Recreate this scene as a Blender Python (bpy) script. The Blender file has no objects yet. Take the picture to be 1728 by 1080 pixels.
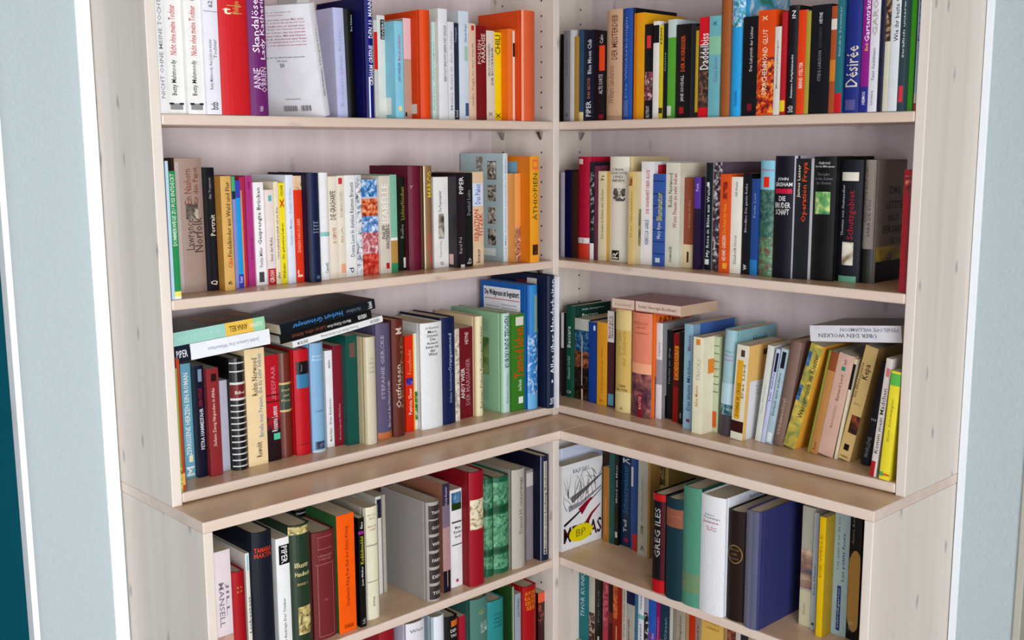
import bpy, bmesh, math
from mathutils import Vector, Matrix
C=bpy.data.collections.new('scene'); bpy.context.scene.collection.children.link(C)
SC=bpy.context.scene
# ---------------------------------------------------------------- camera, world, lights, exposure
Z0=0.90                                   # height of the cabinet worktop above the floor
cd=bpy.data.cameras.new('camera'); cam=bpy.data.objects.new('camera',cd); C.objects.link(cam)
cd.sensor_width=36; cd.lens=37.8585; cd.clip_start=.05
yw,pt,rl=[math.radians(a) for a in (46.7797,-9.0002,-0.2815)]
F=Vector((-math.sin(yw)*math.cos(pt),math.cos(yw)*math.cos(pt),math.sin(pt)))
R=Vector((math.cos(yw),math.sin(yw),0)); U=R.cross(F)
R2=R*math.cos(rl)+U*math.sin(rl); U2=-R*math.sin(rl)+U*math.cos(rl)
m=Matrix((R2,U2,-F)).transposed().to_4x4(); m.translation=Vector((1.7768,-1.8242,0.6344+Z0)); cam.matrix_world=m
SC.camera=cam
SC.view_settings.view_transform='Standard'; SC.view_settings.look='None'
SC.view_settings.gamma=1; SC.view_settings.use_curve_mapping=False
SC.view_settings.exposure=0.0
wd=bpy.data.worlds.new('daylight'); SC.world=wd; wd.use_nodes=True
wd.node_tree.nodes['Background'].inputs[0].default_value=(.62,.74,1,1); wd.node_tree.nodes['Background'].inputs[1].default_value=.6
def area(name,loc,rot,sx,sy,power,col):
    l=bpy.data.lights.new(name,'AREA'); l.shape='RECTANGLE'; l.size=sx; l.size_y=sy; l.energy=power; l.color=col
    o=bpy.data.objects.new(name,l); o.location=loc; o.rotation_euler=rot; C.objects.link(o); return o
# daylight entering by the window in the east wall (faces -x); at the south wall a weak added fill light (faces +y)
area('window_daylight_east',(3.33,-2.2,1.22),(0,math.radians(90),0),1.9,1.7,122,(.94,.965,1))
area('fill_light_south',(1.35,-3.33,1.2),(math.radians(90),0,0),1.6,1.7,3,(.94,.965,1))
# ---------------------------------------------------------------- materials
def lin(h):
    h=h.lstrip('#')
    if len(h)==3: h=''.join(c*2 for c in h)
    v=[int(h[i:i+2],16)/255 for i in (0,2,4)]
    return tuple((c/12.92 if c<=.04045 else ((c+.055)/1.055)**2.4) for c in v)+(1,)
GAIN=0.95
def alb(h):
    c=lin(h); return tuple(max(.0015,min(.9,(x-.011)*GAIN)) for x in c[:3])+(1,)
MC={}
def mat(key,build):
    if key not in MC:
        m=bpy.data.materials.new(key); m.use_nodes=True; nt=m.node_tree; b=nt.nodes['Principled BSDF']; build(nt,b); MC[key]=m
    return MC[key]
def link(nt,a,b): nt.links.new(a,b)
def cover_mat(col,kind):
    def f(nt,b):
        c=alb(col); n=nt.nodes.new('ShaderNodeTexNoise'); tc=nt.nodes.new('ShaderNodeTexCoord'); link(nt,tc.outputs['Object'],n.inputs['Vector'])
        n.inputs['Scale'].default_value={'h':240,'p':30,'l':90}[kind]; n.inputs['Detail'].default_value=3
        mx=nt.nodes.new('ShaderNodeMix'); mx.data_type='RGBA'; mx.inputs[6].default_value=tuple(x*.88 for x in c[:3])+(1,); mx.inputs[7].default_value=tuple(min(.95,x*1.1+.002) for x in c[:3])+(1,)
        link(nt,n.outputs['Fac'],mx.inputs[0]); link(nt,mx.outputs[2],b.inputs['Base Color'])
        b.inputs['Roughness'].default_value={'h':.5,'p':.3,'l':.36}[kind]; b.inputs['Specular IOR Level'].default_value={'h':.22,'p':.33,'l':.4}[kind]
        bp=nt.nodes.new('ShaderNodeBump'); bp.inputs['Strength'].default_value={'h':.12,'p':.03,'l':.2}[kind]; bp.inputs['Distance'].default_value=.001
        link(nt,n.outputs['Fac'],bp.inputs['Height']); link(nt,bp.outputs['Normal'],b.inputs['Normal'])
    return mat('cover_'+kind+'_'+col.lstrip('#'),f)
def ink(col):
    def f(nt,b): b.inputs['Base Color'].default_value=alb(col); b.inputs['Roughness'].default_value=.4; b.inputs['Specular IOR Level'].default_value=.3
    return mat('print_'+col.lstrip('#'),f)
def picture(c1,c2,c3,sc):
    def f(nt,b):
        n=nt.nodes.new('ShaderNodeTexNoise'); tc=nt.nodes.new('ShaderNodeTexCoord'); link(nt,tc.outputs['Object'],n.inputs['Vector'])
        n.inputs['Scale'].default_value=sc*1.6; n.inputs['Detail'].default_value=5; n.inputs['Distortion'].default_value=.6
        r=nt.nodes.new('ShaderNodeValToRGB'); e=r.color_ramp.elements; e[0].position=.36; e[0].color=alb(c3); e[1].position=.64; e[1].color=alb(c2)
        q=e.new(.5); q.color=alb(c1); link(nt,n.outputs['Fac'],r.inputs[0]); link(nt,r.outputs[0],b.inputs['Base Color']); b.inputs['Roughness'].default_value=.36
    return mat('picture_'+c1.strip('#')+c2.strip('#')+c3.strip('#')+str(sc),f)
def paper(tone):
    def f(nt,b):
        tc=nt.nodes.new('ShaderNodeTexCoord'); mp=nt.nodes.new('ShaderNodeMapping'); mp.inputs['Scale'].default_value=(8,1600,8)
        n=nt.nodes.new('ShaderNodeTexNoise'); n.inputs['Scale'].default_value=1; n.inputs['Detail'].default_value=1
        link(nt,tc.outputs['Object'],mp.inputs[0]); link(nt,mp.outputs[0],n.inputs['Vector'])
        mx=nt.nodes.new('ShaderNodeMix'); mx.data_type='RGBA'; c=alb(tone); mx.inputs[6].default_value=tuple(x*.72 for x in c[:3])+(1,); mx.inputs[7].default_value=c
        link(nt,n.outputs['Fac'],mx.inputs[0]); link(nt,mx.outputs[2],b.inputs['Base Color']); b.inputs['Roughness'].default_value=.85
    return mat('paper_'+tone.strip('#'),f)
def wood(name,axis,c1,c2,rough,knots=1.0,ks=3.2):
    def f(nt,b):
        tc=nt.nodes.new('ShaderNodeTexCoord'); mp=nt.nodes.new('ShaderNodeMapping'); s=[26,26,26]; s[axis]=1.6; mp.inputs['Scale'].default_value=s
        link(nt,tc.outputs['Object'],mp.inputs[0])
        n=nt.nodes.new('ShaderNodeTexNoise'); n.inputs['Scale'].default_value=1; n.inputs['Detail'].default_value=6; n.inputs['Distortion'].default_value=.4; link(nt,mp.outputs[0],n.inputs['Vector'])
        r=nt.nodes.new('ShaderNodeValToRGB'); e=r.color_ramp.elements; e[0].position=.3; e[0].color=lin(c1); e[1].position=.7; e[1].color=lin(c2); link(nt,n.outputs['Fac'],r.inputs[0])
        # planks glued side by side: slow tone changes across the grain
        m2=nt.nodes.new('ShaderNodeMapping'); s2=[7,7,7]; s2[axis]=.25; m2.inputs['Scale'].default_value=s2; link(nt,tc.outputs['Object'],m2.inputs[0])
        n2=nt.nodes.new('ShaderNodeTexNoise'); n2.inputs['Scale'].default_value=1; n2.inputs['Detail'].default_value=2; link(nt,m2.outputs[0],n2.inputs['Vector'])
        hv=nt.nodes.new('ShaderNodeMix'); hv.data_type='RGBA'; hv.blend_type='MULTIPLY'; hv.inputs[0].default_value=.22
        r2=nt.nodes.new('ShaderNodeValToRGB'); r2.color_ramp.elements[0].color=(.78,.76,.74,1); r2.color_ramp.elements[1].color=(1,1,1,1); r2.color_ramp.elements[0].position=.35; r2.color_ramp.elements[1].position=.65
        link(nt,n2.outputs['Fac'],r2.inputs[0]); link(nt,r.outputs[0],hv.inputs[6]); link(nt,r2.outputs[0],hv.inputs[7])
        # knots: small bluish grey eyes drawn out along the grain
        sp=nt.nodes.new('ShaderNodeSeparateXYZ'); link(nt,tc.outputs['Object'],sp.inputs[0]); oth=[i for i in range(3) if i!=axis]
        su=nt.nodes.new('ShaderNodeMath'); su.operation='ADD'; link(nt,sp.outputs[oth[0]],su.inputs[0]); link(nt,sp.outputs[oth[1]],su.inputs[1])
        s1=nt.nodes.new('ShaderNodeMath'); s1.operation='MULTIPLY'; s1.inputs[1].default_value=ks*2.4; link(nt,su.outputs[0],s1.inputs[0])
        s2_=nt.nodes.new('ShaderNodeMath'); s2_.operation='MULTIPLY'; s2_.inputs[1].default_value=ks; link(nt,sp.outputs[axis],s2_.inputs[0])
        cx=nt.nodes.new('ShaderNodeCombineXYZ'); link(nt,s1.outputs[0],cx.inputs[0]); link(nt,s2_.outputs[0],cx.inputs[1])
        v=nt.nodes.new('ShaderNodeTexVoronoi'); v.voronoi_dimensions='2D'; v.inputs['Scale'].default_value=1; link(nt,cx.outputs[0],v.inputs['Vector'])
        ad=nt.nodes.new('ShaderNodeMath'); ad.operation='ADD'; nn=nt.nodes.new('ShaderNodeTexNoise'); nn.inputs['Scale'].default_value=90; link(nt,tc.outputs['Object'],nn.inputs['Vector'])
        ml=nt.nodes.new('ShaderNodeMath'); ml.operation='MULTIPLY'; ml.inputs[1].default_value=.09; link(nt,nn.outputs['Fac'],ml.inputs[0]); link(nt,v.outputs['Distance'],ad.inputs[0]); link(nt,ml.outputs[0],ad.inputs[1])
        r3=nt.nodes.new('ShaderNodeValToRGB'); r3.color_ramp.elements[0].position=.06; r3.color_ramp.elements[0].color=(1,1,1,1); r3.color_ramp.elements[1].position=.12; r3.color_ramp.elements[1].color=(0,0,0,1); link(nt,ad.outputs[0],r3.inputs[0])
        gt=nt.nodes.new('ShaderNodeMath'); gt.operation='GREATER_THAN'; gt.inputs[1].default_value=.45; sc_=nt.nodes.new('ShaderNodeSeparateColor'); link(nt,v.outputs['Color'],sc_.inputs[0]); link(nt,sc_.outputs[0],gt.inputs[0])
        k0=nt.nodes.new('ShaderNodeMath'); k0.operation='MULTIPLY'; link(nt,gt.outputs[0],k0.inputs[0]); link(nt,r3.outputs[0],k0.inputs[1])
        kf=nt.nodes.new('ShaderNodeMath'); kf.operation='MULTIPLY'; kf.inputs[1].default_value=.6*knots; link(nt,k0.outputs[0],kf.inputs[0])
        kx=nt.nodes.new('ShaderNodeMix'); kx.data_type='RGBA'; kx.inputs[7].default_value=lin('#6c6a72'); link(nt,kf.outputs[0],kx.inputs[0]); link(nt,hv.outputs[2],kx.inputs[6])
        link(nt,kx.outputs[2],b.inputs['Base Color']); b.inputs['Roughness'].default_value=rough
        bp=nt.nodes.new('ShaderNodeBump'); bp.inputs['Strength'].default_value=.06; bp.inputs['Distance'].default_value=.002; link(nt,n.outputs['Fac'],bp.inputs['Height']); link(nt,bp.outputs['Normal'],b.inputs['Normal'])
        return
    return mat(name,f)
def plain(name,col,rough=.6,bump=0,scale=200,var=.06,metal=0,spec=.5):
    def f(nt,b):
        c=lin(col); tc=nt.nodes.new('ShaderNodeTexCoord'); n=nt.nodes.new('ShaderNodeTexNoise'); n.inputs['Scale'].default_value=scale; n.inputs['Detail'].default_value=4; link(nt,tc.outputs['Object'],n.inputs['Vector'])
        mx=nt.nodes.new('ShaderNodeMix'); mx.data_type='RGBA'; mx.inputs[6].default_value=tuple(x*(1-var) for x in c[:3])+(1,); mx.inputs[7].default_value=tuple(min(1,x*(1+var)) for x in c[:3])+(1,)
        link(nt,n.outputs['Fac'],mx.inputs[0]); link(nt,mx.outputs[2],b.inputs['Base Color']); b.inputs['Roughness'].default_value=rough; b.inputs['Metallic'].default_value=metal; b.inputs['Specular IOR Level'].default_value=spec
        if bump:
            bp=nt.nodes.new('ShaderNodeBump'); bp.inputs['Strength'].default_value=bump; bp.inputs['Distance'].default_value=.003; link(nt,n.outputs['Fac'],bp.inputs['Height']); link(nt,bp.outputs['Normal'],b.inputs['Normal'])
    return mat(name,f)
# ---------------------------------------------------------------- mesh helpers
def obj(name,me,parent=None,material=None,loc=None):
    o=bpy.data.objects.new(name,me); C.objects.link(o)
    if parent is not None: o.parent=parent
    if material is not None and len(me.materials)==0: me.materials.append(material)
    if loc is not None: o.location=loc
    return o
def from_py(vs,fs,name='m'):
    me=bpy.data.meshes.new(name); me.from_pydata([tuple(v) for v in vs],[],fs); me.update(); return me
def box_bm(bm,x0,y0,z0,x1,y1,z1,bev=0.0,seg=2):
    r=bmesh.ops.create_cube(bm,size=1); vs=r['verts']
    for v in vs: v.co=Vector(((x0+x1)/2+v.co.x*(x1-x0),(y0+y1)/2+v.co.y*(y1-y0),(z0+z1)/2+v.co.z*(z1-z0)))
    if bev:
        es=list({e for v in vs for e in v.link_edges}); bmesh.ops.bevel(bm,geom=es,offset=bev,segments=seg,affect='EDGES',profile=.5)
def box(name,b,parent=None,material=None,bev=0.0,origin=(0,0,0)):
    bm=bmesh.new(); box_bm(bm,*b,bev=bev); me=bpy.data.meshes.new(name); bm.to_mesh(me); bm.free()
    if bev:
        for p in me.polygons: p.use_smooth=False
    o=obj(name,me,parent,material)
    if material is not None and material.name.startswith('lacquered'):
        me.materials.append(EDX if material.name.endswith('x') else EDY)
        for p in me.polygons: p.material_index=0 if p.normal.z>.97 or p.normal.z<-.97 else 1  # tan flat faces, paler edges: light and shade on one wood put into colour
    return o
def thing(name,label,cat,loc=(0,0,0),rot=(0,0,0),group=None):
    o=bpy.data.objects.new(name,None); o.empty_display_size=.05; C.objects.link(o); o.location=loc; o.rotation_euler=rot
    o['label']=label; o['category']=cat
    if group: o['group']=group
    return o
def struct(o): o['kind']='structure'; return o
# ---------------------------------------------------------------- text
TX={}
def glyphs(s):
    if s not in TX:
        cu=bpy.data.curves.new('t','FONT'); cu.body=s; cu.size=1; cu.resolution_u=2 if len(s)<4 else 1; cu.offset=.007
        o=bpy.data.objects.new('t',cu); me=o.to_mesh()
        vs=[v.co.copy() for v in me.vertices]; fs=[tuple(p.vertices) for p in me.polygons]; o.to_mesh_clear()
        bpy.data.objects.remove(o); bpy.data.curves.remove(cu)
        if vs:
            x0=min(v.x for v in vs); x1=max(v.x for v in vs); y0=min(v.y for v in vs); y1=max(v.y for v in vs)
            vs=[((v.x-x0)/max(1e-6,x1-x0),(v.y-y0)/max(1e-6,y1-y0)) for v in vs]
        TX[s]=(vs,fs)
    return TX[s]
# ---------------------------------------------------------------- books
def spine_fn(T,kind):
    b={'h':min(.2*T,.006),'l':min(.3*T,.010),'p':min(.05*T,.0010)}[kind]
    n=8 if T>.012 else 4
    ys=[-T/2+T*i/n for i in range(n+1)]; xs=[-b*min(1,(abs(2*y/T)))**2.2 for y in ys]
    def f(y):
        k=min(n-1,max(0,int((y+T/2)/T*n))); a=(y-ys[k])/(ys[k+1]-ys[k]); return xs[k]+(xs[k+1]-xs[k])*min(1,max(0,a))
    return b,f
def cover_mesh(T,H,D,kind):
    b,fx=spine_fn(T,kind); tb={'h':.0026,'l':.0028,'p':.0007}[kind]; tb=min(tb,T*.2); n=8 if T>.012 else 4
    arc=[(fx(-T/2+T*i/n),-T/2+T*i/n) for i in range(n+1)]
    hinge=kind!='p' and T>.014
    def side(s):
        h=T/2
        if hinge: return [(-b-.003,s*h),(-b-.0065,s*(h-.0013)),(-b-.0105,s*h),(-D,s*h)]
        return [(-D,s*h)]
    outer=list(reversed(side(-1)))+arc+side(1)
    def ins(p):
        x,y=p; return (x-tb if x>-b-1e-6 else x, y*(T/2-tb)/(T/2))
    inner=[ins(p) for p in outer]
    N=len(outer); vs=[];fs=[]
    for z in (0,H):
        vs+=[(x,y,z) for x,y in outer]; vs+=[(x,y,z) for x,y in inner]
    o0,i0,o1,i1=0,N,2*N,3*N
    for k in range(N-1):
        fs.append((o0+k,o0+k+1,o1+k+1,o1+k)); fs.append((i0+k+1,i0+k,i1+k,i1+k+1))
        fs.append((o1+k,o1+k+1,i1+k+1,i1+k)); fs.append((o0+k+1,o0+k,i0+k,i0+k+1))
    fs.append((o0,o1,i1,i0)); fs.append((o0+N-1,i0+N-1,i1+N-1,o1+N-1))
    me=from_py(vs,fs,'cover'); return me,b,tb,len(list(reversed(side(-1)))),len(arc)
def spine_patch(T,H,kind,a,b_,y0,y1,off):
    b,fx=spine_fn(T,kind); n=8 if T>.012 else 4
    us=[y0]+[i/n for i in range(n+1) if y0+1e-4<i/n<y1-1e-4]+[y1]; vs=[];fs=[]
    for u in us:
        y=-T/2+T*u; x=fx(y)+off; vs+=[(x,y,a*H),(x,y,b_*H)]
    for i in range(len(us)-1): fs.append((2*i,2*i+2,2*i+3,2*i+1))
    return from_py(vs,fs,'band')
def on_spine(g,fs,place,T,fx,x0,H):
    # letters laid on the curved spine: cut where the spine bends, then every point follows it
    bm=bmesh.new(); vv=[bm.verts.new((0,)+place(gx,gy)) for gx,gy in g]
    for f in fs:
        try: bm.faces.new([vv[i] for i in f])
        except ValueError: pass
    n=8 if T>.012 else 4; ya=min(v.co.y for v in bm.verts); yb=max(v.co.y for v in bm.verts)
    for i in range(1,n):
        y=-T/2+T*i/n
        if ya+1e-4<y<yb-1e-4: bmesh.ops.bisect_plane(bm,geom=bm.verts[:]+bm.edges[:]+bm.faces[:],dist=1e-6,plane_co=(0,y,0),plane_no=(0,1,0))
    for v in bm.verts: v.co.y=max(-T*.49,min(T*.49,v.co.y)); v.co.x=fx(v.co.y)+x0
    me=bpy.data.meshes.new('title'); bm.to_mesh(me); bm.free(); return me
def book(label,group,loc,rot,T,H,D,kind,col,dec=(),sidecol=None,side=(),sgn=-1,name='book',paper_tone='#d9cfb8',tipcol=None):
    t=thing(name,label,'book',loc,rot,group)
    me,b,tb,ns,na=cover_mesh(T,H,D,kind); me.materials.append(cover_mat(col,kind)); cv=obj('cover',me,t)
    if sidecol:
        me.materials.append(cover_mat(sidecol,kind)); N=ns*2+na
        for p in me.polygons:
            if abs(p.normal.y)>.5 and abs(p.center.y)>T*.3: p.material_index=1
    if kind!='p':
        iz=.003; xf=-D+.003
    else: iz=.0004; xf=-D+.0002
    bm=bmesh.new(); box_bm(bm,xf,-T/2+tb+.0001,iz,-b-tb-.0006,T/2-tb-.0001,H-iz); pm=bpy.data.meshes.new('page_block'); bm.to_mesh(pm); bm.free()
    obj('page_block',pm,t,paper(paper_tone))
    fx=spine_fn(T,kind)[1]; k=0
    for d in dec:
        off=.0002+.00012*k; k+=1; c=d[0]
        if c=='P': obj('label_band',spine_patch(T,H,kind,d[1],d[2],d[4],d[5],off),cv,ink(d[3]))
        elif c=='N': obj('spine_picture',spine_patch(T,H,kind,d[1],d[2],d[6],d[7],off),cv,picture(d[3],d[4],d[5],d[8]))
        elif c in 'TDH':
            if c=='H': s,zc,colr,h,w,yc=d[1:]
            else: s,a,bb,colr,yc,h=d[1:]
            g,fs=glyphs(s)
            if not g: continue
            if c=='H': pl=lambda gx,gy:(T*(yc-.5)+(gx-.5)*w*T, zc*H+(gy-.5)*h*H)
            elif c=='T': pl=lambda gx,gy:(T*(yc-.5)-(gy-.5)*h*T, (a+(bb-a)*gx)*H)
            else: pl=lambda gx,gy:(T*(yc-.5)+(gy-.5)*h*T, (bb-(bb-a)*gx)*H)
            obj('title',on_spine(g,fs,pl,T,fx,off+.00018,H),cv,ink(colr))
        elif c in('O','O2'):
            zc,rz,colr,w=d[1:]; vs=[];fs=[];n=28
            for i in range(n):
                a=2*math.pi*i/n
                for q in ((1,.88) if c=='O' else (1,.0)):
                    y=math.cos(a)*w*T*q+(.08*T if c=='O2' else 0); y=max(-T*.5,min(T*.5,y)); vs.append((fx(y)+off+.0002,y,zc*H+math.sin(a)*rz*H*q))
            for i in range(n):
                j=(i+1)%n; fs.append((2*i,2*j,2*j+1,2*i+1))
            obj('emblem',from_py(vs,fs,'ring'),cv,ink(colr))
    xs=-b-.012; L=D-(-xs) if False else (D+xs)
    k=0
    for d in side:
        c=d[0]; k+=1; Y=sgn*(T/2+.0002+.00012*k)
        if c=='S':
            s,a,bb,colr,s0,s1=d[1:]; g,fs=glyphs(s); vs=[]
            for gx,gy in g:
                f=(s1-(s1-s0)*gx) if sgn<0 else (s0+(s1-s0)*gx)
                vs.append((xs-f*L,Y+sgn*.0002,(a+(bb-a)*gy)*H))
            obj('cover_title',from_py(vs,fs,'cover_title'),cv,ink(colr))
        else:
            if c=='P': a,bb,colr,s0,s1=d[1:]; mt=ink(colr); nm='cover_panel'
            else: a,bb,c1,c2,c3,s0,s1,sc=d[1:]; mt=picture(c1,c2,c3,sc); nm='cover_picture'
            vs=[(xs-s0*L,Y,a*H),(xs-s1*L,Y,a*H),(xs-s1*L,Y,bb*H),(xs-s0*L,Y,bb*H)]
            obj(nm,from_py(vs,[(0,1,2,3)],nm),cv,mt)
    return t
# ---------------------------------------------------------------- room shell
SIDE=wood('whitewashed_spruce_upright',2,'#d2c7bc','#ddd4cb',.5,1.0,4.6)
SIDE2=SIDE
SHX=wood('lacquered_spruce_shaded_along_x',0,'#d0ab88','#e0c1a2',.3,.8,3.6)
EDX=wood('lit_spruce_edge_along_x',0,'#cfb9a8','#dccbbf',.4,.5,3.6)  # paler copy of the board wood, light on the edges put into its colour
SHY=wood('lacquered_spruce_shaded_along_y',1,'#d0ab88','#e0c1a2',.3,.8,3.6)
EDY=wood('lit_spruce_edge_along_y',1,'#cfb9a8','#dccbbf',.4,.5,3.6)
BACK=wood('whitewashed_spruce_back',2,'#cfbfc1','#dacccf',.6,.6,3.4)
WALL=plain('textured_wall_paint','#a8b5b9',.8,.6,130,.03)
FAR=plain('far_wall_paint','#7f7a74',.9,.1,80,.03)
CEIL=plain('ceiling_paint','#a89c8c',.9,.1,80,.02)
WHITE=plain('white_gloss_paint','#fbfbfb',.35,.02,60,.01)
BEIGE=plain('beige_edge_paint','#a9a79c',.6,.2,120,.04)
TEAL=plain('teal_door_paint','#003f4c',.7,.03,40,.05,0,.05)
DTEAL=plain('dark_teal_door_paint','#04302e',.7,.03,40,.05,0,.05)
FLOOR=wood('floor_boards',1,'#8a6a4c','#a98560',.45,.4,2)
STEEL=plain('steel','#a8a6a4',.3,0,60,.05,1)
DARK=plain('dark_hole','#1b1512',.9,0,60,.05)
GLASS=mat('window_pane_daylight',lambda nt,b:(b.inputs['Base Color'].__setattr__('default_value',(.7,.8,.95,1)),b.inputs['Emission Color'].__setattr__('default_value',(.8,.9,1,1)),b.inputs['Emission Strength'].__setattr__('default_value',1.6),b.inputs['Roughness'].__setattr__('default_value',.05)))
XW,YW=-0.2246,0.2204            # wall planes behind the two bookcases
XE,YS=3.4,-3.4; HC=2.5
struct(box('floor',(XW-.1,YS-.1,-.1,XE+.1,YW+.1,0),None,FLOOR))
struct(box('ceiling',(XW-.1,YS-.1,HC,XE+.1,YW+.1,HC+.1),None,CEIL))
# left wall: corner piece, white board beside the bookcase, textured pier, white casing, teal door
YA,YB,YC,YD=-.9965,-1.0235,-1.1672,-1.1785
struct(box('wall_left',(XW-.1,YC,0,XW,YW+.1,HC),None,WALL))
struct(box('wall_left_far',(XW-.1,YS-.1,0,XW,-2.10,HC),None,WALL))
struct(box('wall_left_lintel',(XW-.1,-2.10,2.12,XW,YC,HC),None,WALL))
struct(box('trim_1',(XW,YB,0,XW+.006,YA-.0005,HC),None,WHITE,.001))
struct(box('trim_2',(XW-.1,YD,0,XW+.008,YC,2.12),None,WHITE,.002))
d1=struct(box('door_1',(XW-.06,-2.10,.01,XW-.02,YD,2.11),None,TEAL,.002))
for ya,yb in ((-1.62,-1.26),(-2.03,-1.69)):
    for za,zb in ((.16,.98),(1.08,1.98)):
        o=box('door_panel',(XW-.0215,ya,za,XW-.014,yb,zb),d1,TEAL,.003)
o=box('door_handle',(XW-.02,-1.25,1.05,XW+.03,-1.23,1.07),d1,STEEL,.004)
# right wall
XA,XB,XC,XD=0.8861,0.9005,1.0103,1.0245
struct(box('wall_right',(XW-.1,YW,0,XC,YW+.1,HC),None,WALL))
struct(box('wall_right_far',(1.95,YW,0,XE+.1,YW+.1,HC),None,WALL))
struct(box('wall_right_lintel',(XC,YW,2.12,1.95,YW+.1,HC),None,WALL))
struct(box('trim_3',(XA,YW-.006,0,XB,YW,HC),None,plain('grey_white_paint','#dde4ea',.4,.02,60,.01),.001))
struct(box('trim_4',(XC,YW-.006,0,XD,YW+.1,2.12),None,BEIGE,.002))
d2=struct(box('door_2',(XD,YW+.02,.01,1.95,YW+.06,2.11),None,DTEAL,.002))
for xa,xb in ((1.10,1.46),(1.53,1.87)):
    for za,zb in ((.16,.98),(1.08,1.98)): box('door_panel',(xa,YW+.014,za,xb,YW+.0215,zb),d2,DTEAL,.003)
# walls behind the camera; the south window is added to house the fill light
def win_wall(name,ax,pos,a0,a1,w0,w1,z0,z1,wname,lo,hi):
    def bx(nm,a,b,za,zb,d0,d1,mt,par=None):
        if ax==0: return box(nm,(pos+d0,a,za,pos+d1,b,zb),par,mt)
        return box(nm,(a,pos-d1,za,b,pos-d0,zb),par,mt)
    w=struct(bx(name,a0,w0,0,HC,0,.1,FAR)); bm=bmesh.new(); me=w.data
    for q in ((w1,a1,0,HC),(w0,w1,0,z0),(w0,w1,z1,HC)):
        o=bx('wall_section',q[0],q[1],q[2],q[3],0,.1,FAR,w)
    f=struct(bx(wname,w0,w0+.06,z0,z1,.02,.08,WHITE))
    bx('window_frame',w1-.06,w1,z0,z1,.02,.08,WHITE,f); bx('window_frame',w0,w1,z0,z0+.06,.02,.08,WHITE,f); bx('window_frame',w0,w1,z1-.06,z1,.02,.08,WHITE,f)
    bx('mullion',(w0+w1)/2-.03,(w0+w1)/2+.03,z0,z1,.02,.08,WHITE,f); bx('pane',w0+.05,w1-.05,z0+.05,z1-.05,.045,.055,GLASS,f)
win_wall('wall_east',0,XE,YS-.1,YW+.1,-3.10,-1.30,.2,2.25,'window_1',0,0)
win_wall('wall_south',1,YS,XW-.1,XE+.1,.5,2.2,.3,2.15,'added_window',0,0)
# ---------------------------------------------------------------- bookcases
t_=0.0192; zs=[0.6978, 0.3751, 0.0227]
def pins(parent,face,col_positions,z0,z1,shelves,occ=()):
    # drilled holes (dark recess caps) in 32 mm steps, one joined part
    vs=[];fs=[]
    z=z0
    while z<z1:
        for c in col_positions:
            o=face(c,z); n=8; base=len(vs)
            for i in range(n):
                a=2*math.pi*i/n; u=math.cos(a)*.0026; w=math.sin(a)*.0026; vs.append((o[0]+o[3]*u,o[1]+o[4]*u,o[2]+w))
            fs.append(tuple(range(base,base+n)))
        z+=.0345
    h=obj('pin_holes',from_py(vs,fs,'pin_holes'),parent,DARK); h['kind']='stuff'
    for sz in shelves:
        for c in col_positions:
            o=face(c,sz-.004); d=.014; X,Y,Zz,ux,uy,nx,ny=o
            bm=bmesh.new(); vs=[bm.verts.new(p) for p in [(X+ux*a+nx*n,Y+uy*a+ny*n,Zz+w) for a,n,w in ((-.006,0,0),(.006,0,0),(.006,.012,0),(-.006,.012,0),(-.002,0,-.018),(.002,0,-.018),(.002,.003,-.018),(-.002,.003,-.018))]]
            for q in ((0,1,2,3),(7,6,5,4),(0,4,5,1),(1,5,6,2),(2,6,7,3),(3,7,4,0)): bm.faces.new([vs[i] for i in q])
            bmesh.ops.recalc_face_normals(bm,faces=bm.faces); me=bpy.data.meshes.new('shelf_support'); bm.to_mesh(me); bm.free(); obj('shelf_support',me,parent,STEEL)
TOP=1.36
W=0.995; V=0.8849; EL=0.1124; ER=0.111; tc=0.0202; S=0.0969
zt=[Z0+z for z in zs]     # tops: z1,z2,z3
# upper left bookcase: front plane x=0, y from -W to 0
ul=thing('bookcase','whitewashed spruce bookcase standing on the left half of the corner worktop','bookcase',(0,0,0),group='two upper bookcases meeting in the corner')
box('side_panel',(XW+.001,-W,Z0,0,-W+t_,Z0+TOP),ul,SIDE,.0016)
box('side_panel',(XW+.001,-t_,Z0,0,0,Z0+TOP),ul,SIDE,.0016)
box('back_panel',(XW+.001,-W+t_,Z0,-.2146,-t_,Z0+TOP),ul,BACK)
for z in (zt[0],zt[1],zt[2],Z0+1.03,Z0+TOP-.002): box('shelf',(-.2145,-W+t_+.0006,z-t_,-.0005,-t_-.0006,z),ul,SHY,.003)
pins(ul,lambda c,z:(-c,-t_-.0003,z,1,0,0,-1),(.04,.172),Z0+.075,Z0+1.2,(zt[0]-t_,zt[1]-t_))
# upper right bookcase: front plane y=0, x from -S-t to V
ur=thing('bookcase','whitewashed spruce bookcase standing on the right half of the corner worktop','bookcase',(0,0,0),group='two upper bookcases meeting in the corner')
y0=.0006
box('side_panel',(V-t_,y0,Z0,V,YW-.001,Z0+TOP),ur,SIDE,.0016)
box('side_panel',(-S-t_,y0,Z0,-S,YW-.001,Z0+TOP),ur,SIDE,.0016)
box('back_panel',(-S,.2146,Z0,V-t_,YW-.001,Z0+TOP),ur,BACK)
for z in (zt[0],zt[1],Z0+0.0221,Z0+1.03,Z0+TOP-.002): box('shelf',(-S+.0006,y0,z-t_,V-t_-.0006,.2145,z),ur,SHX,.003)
pins(ur,lambda c,z:(-S+.0003,y0+c,z,0,1,1,0),(.04,.172),Z0+.075,Z0+1.2,(zt[0]-t_,zt[1]-t_))
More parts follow.
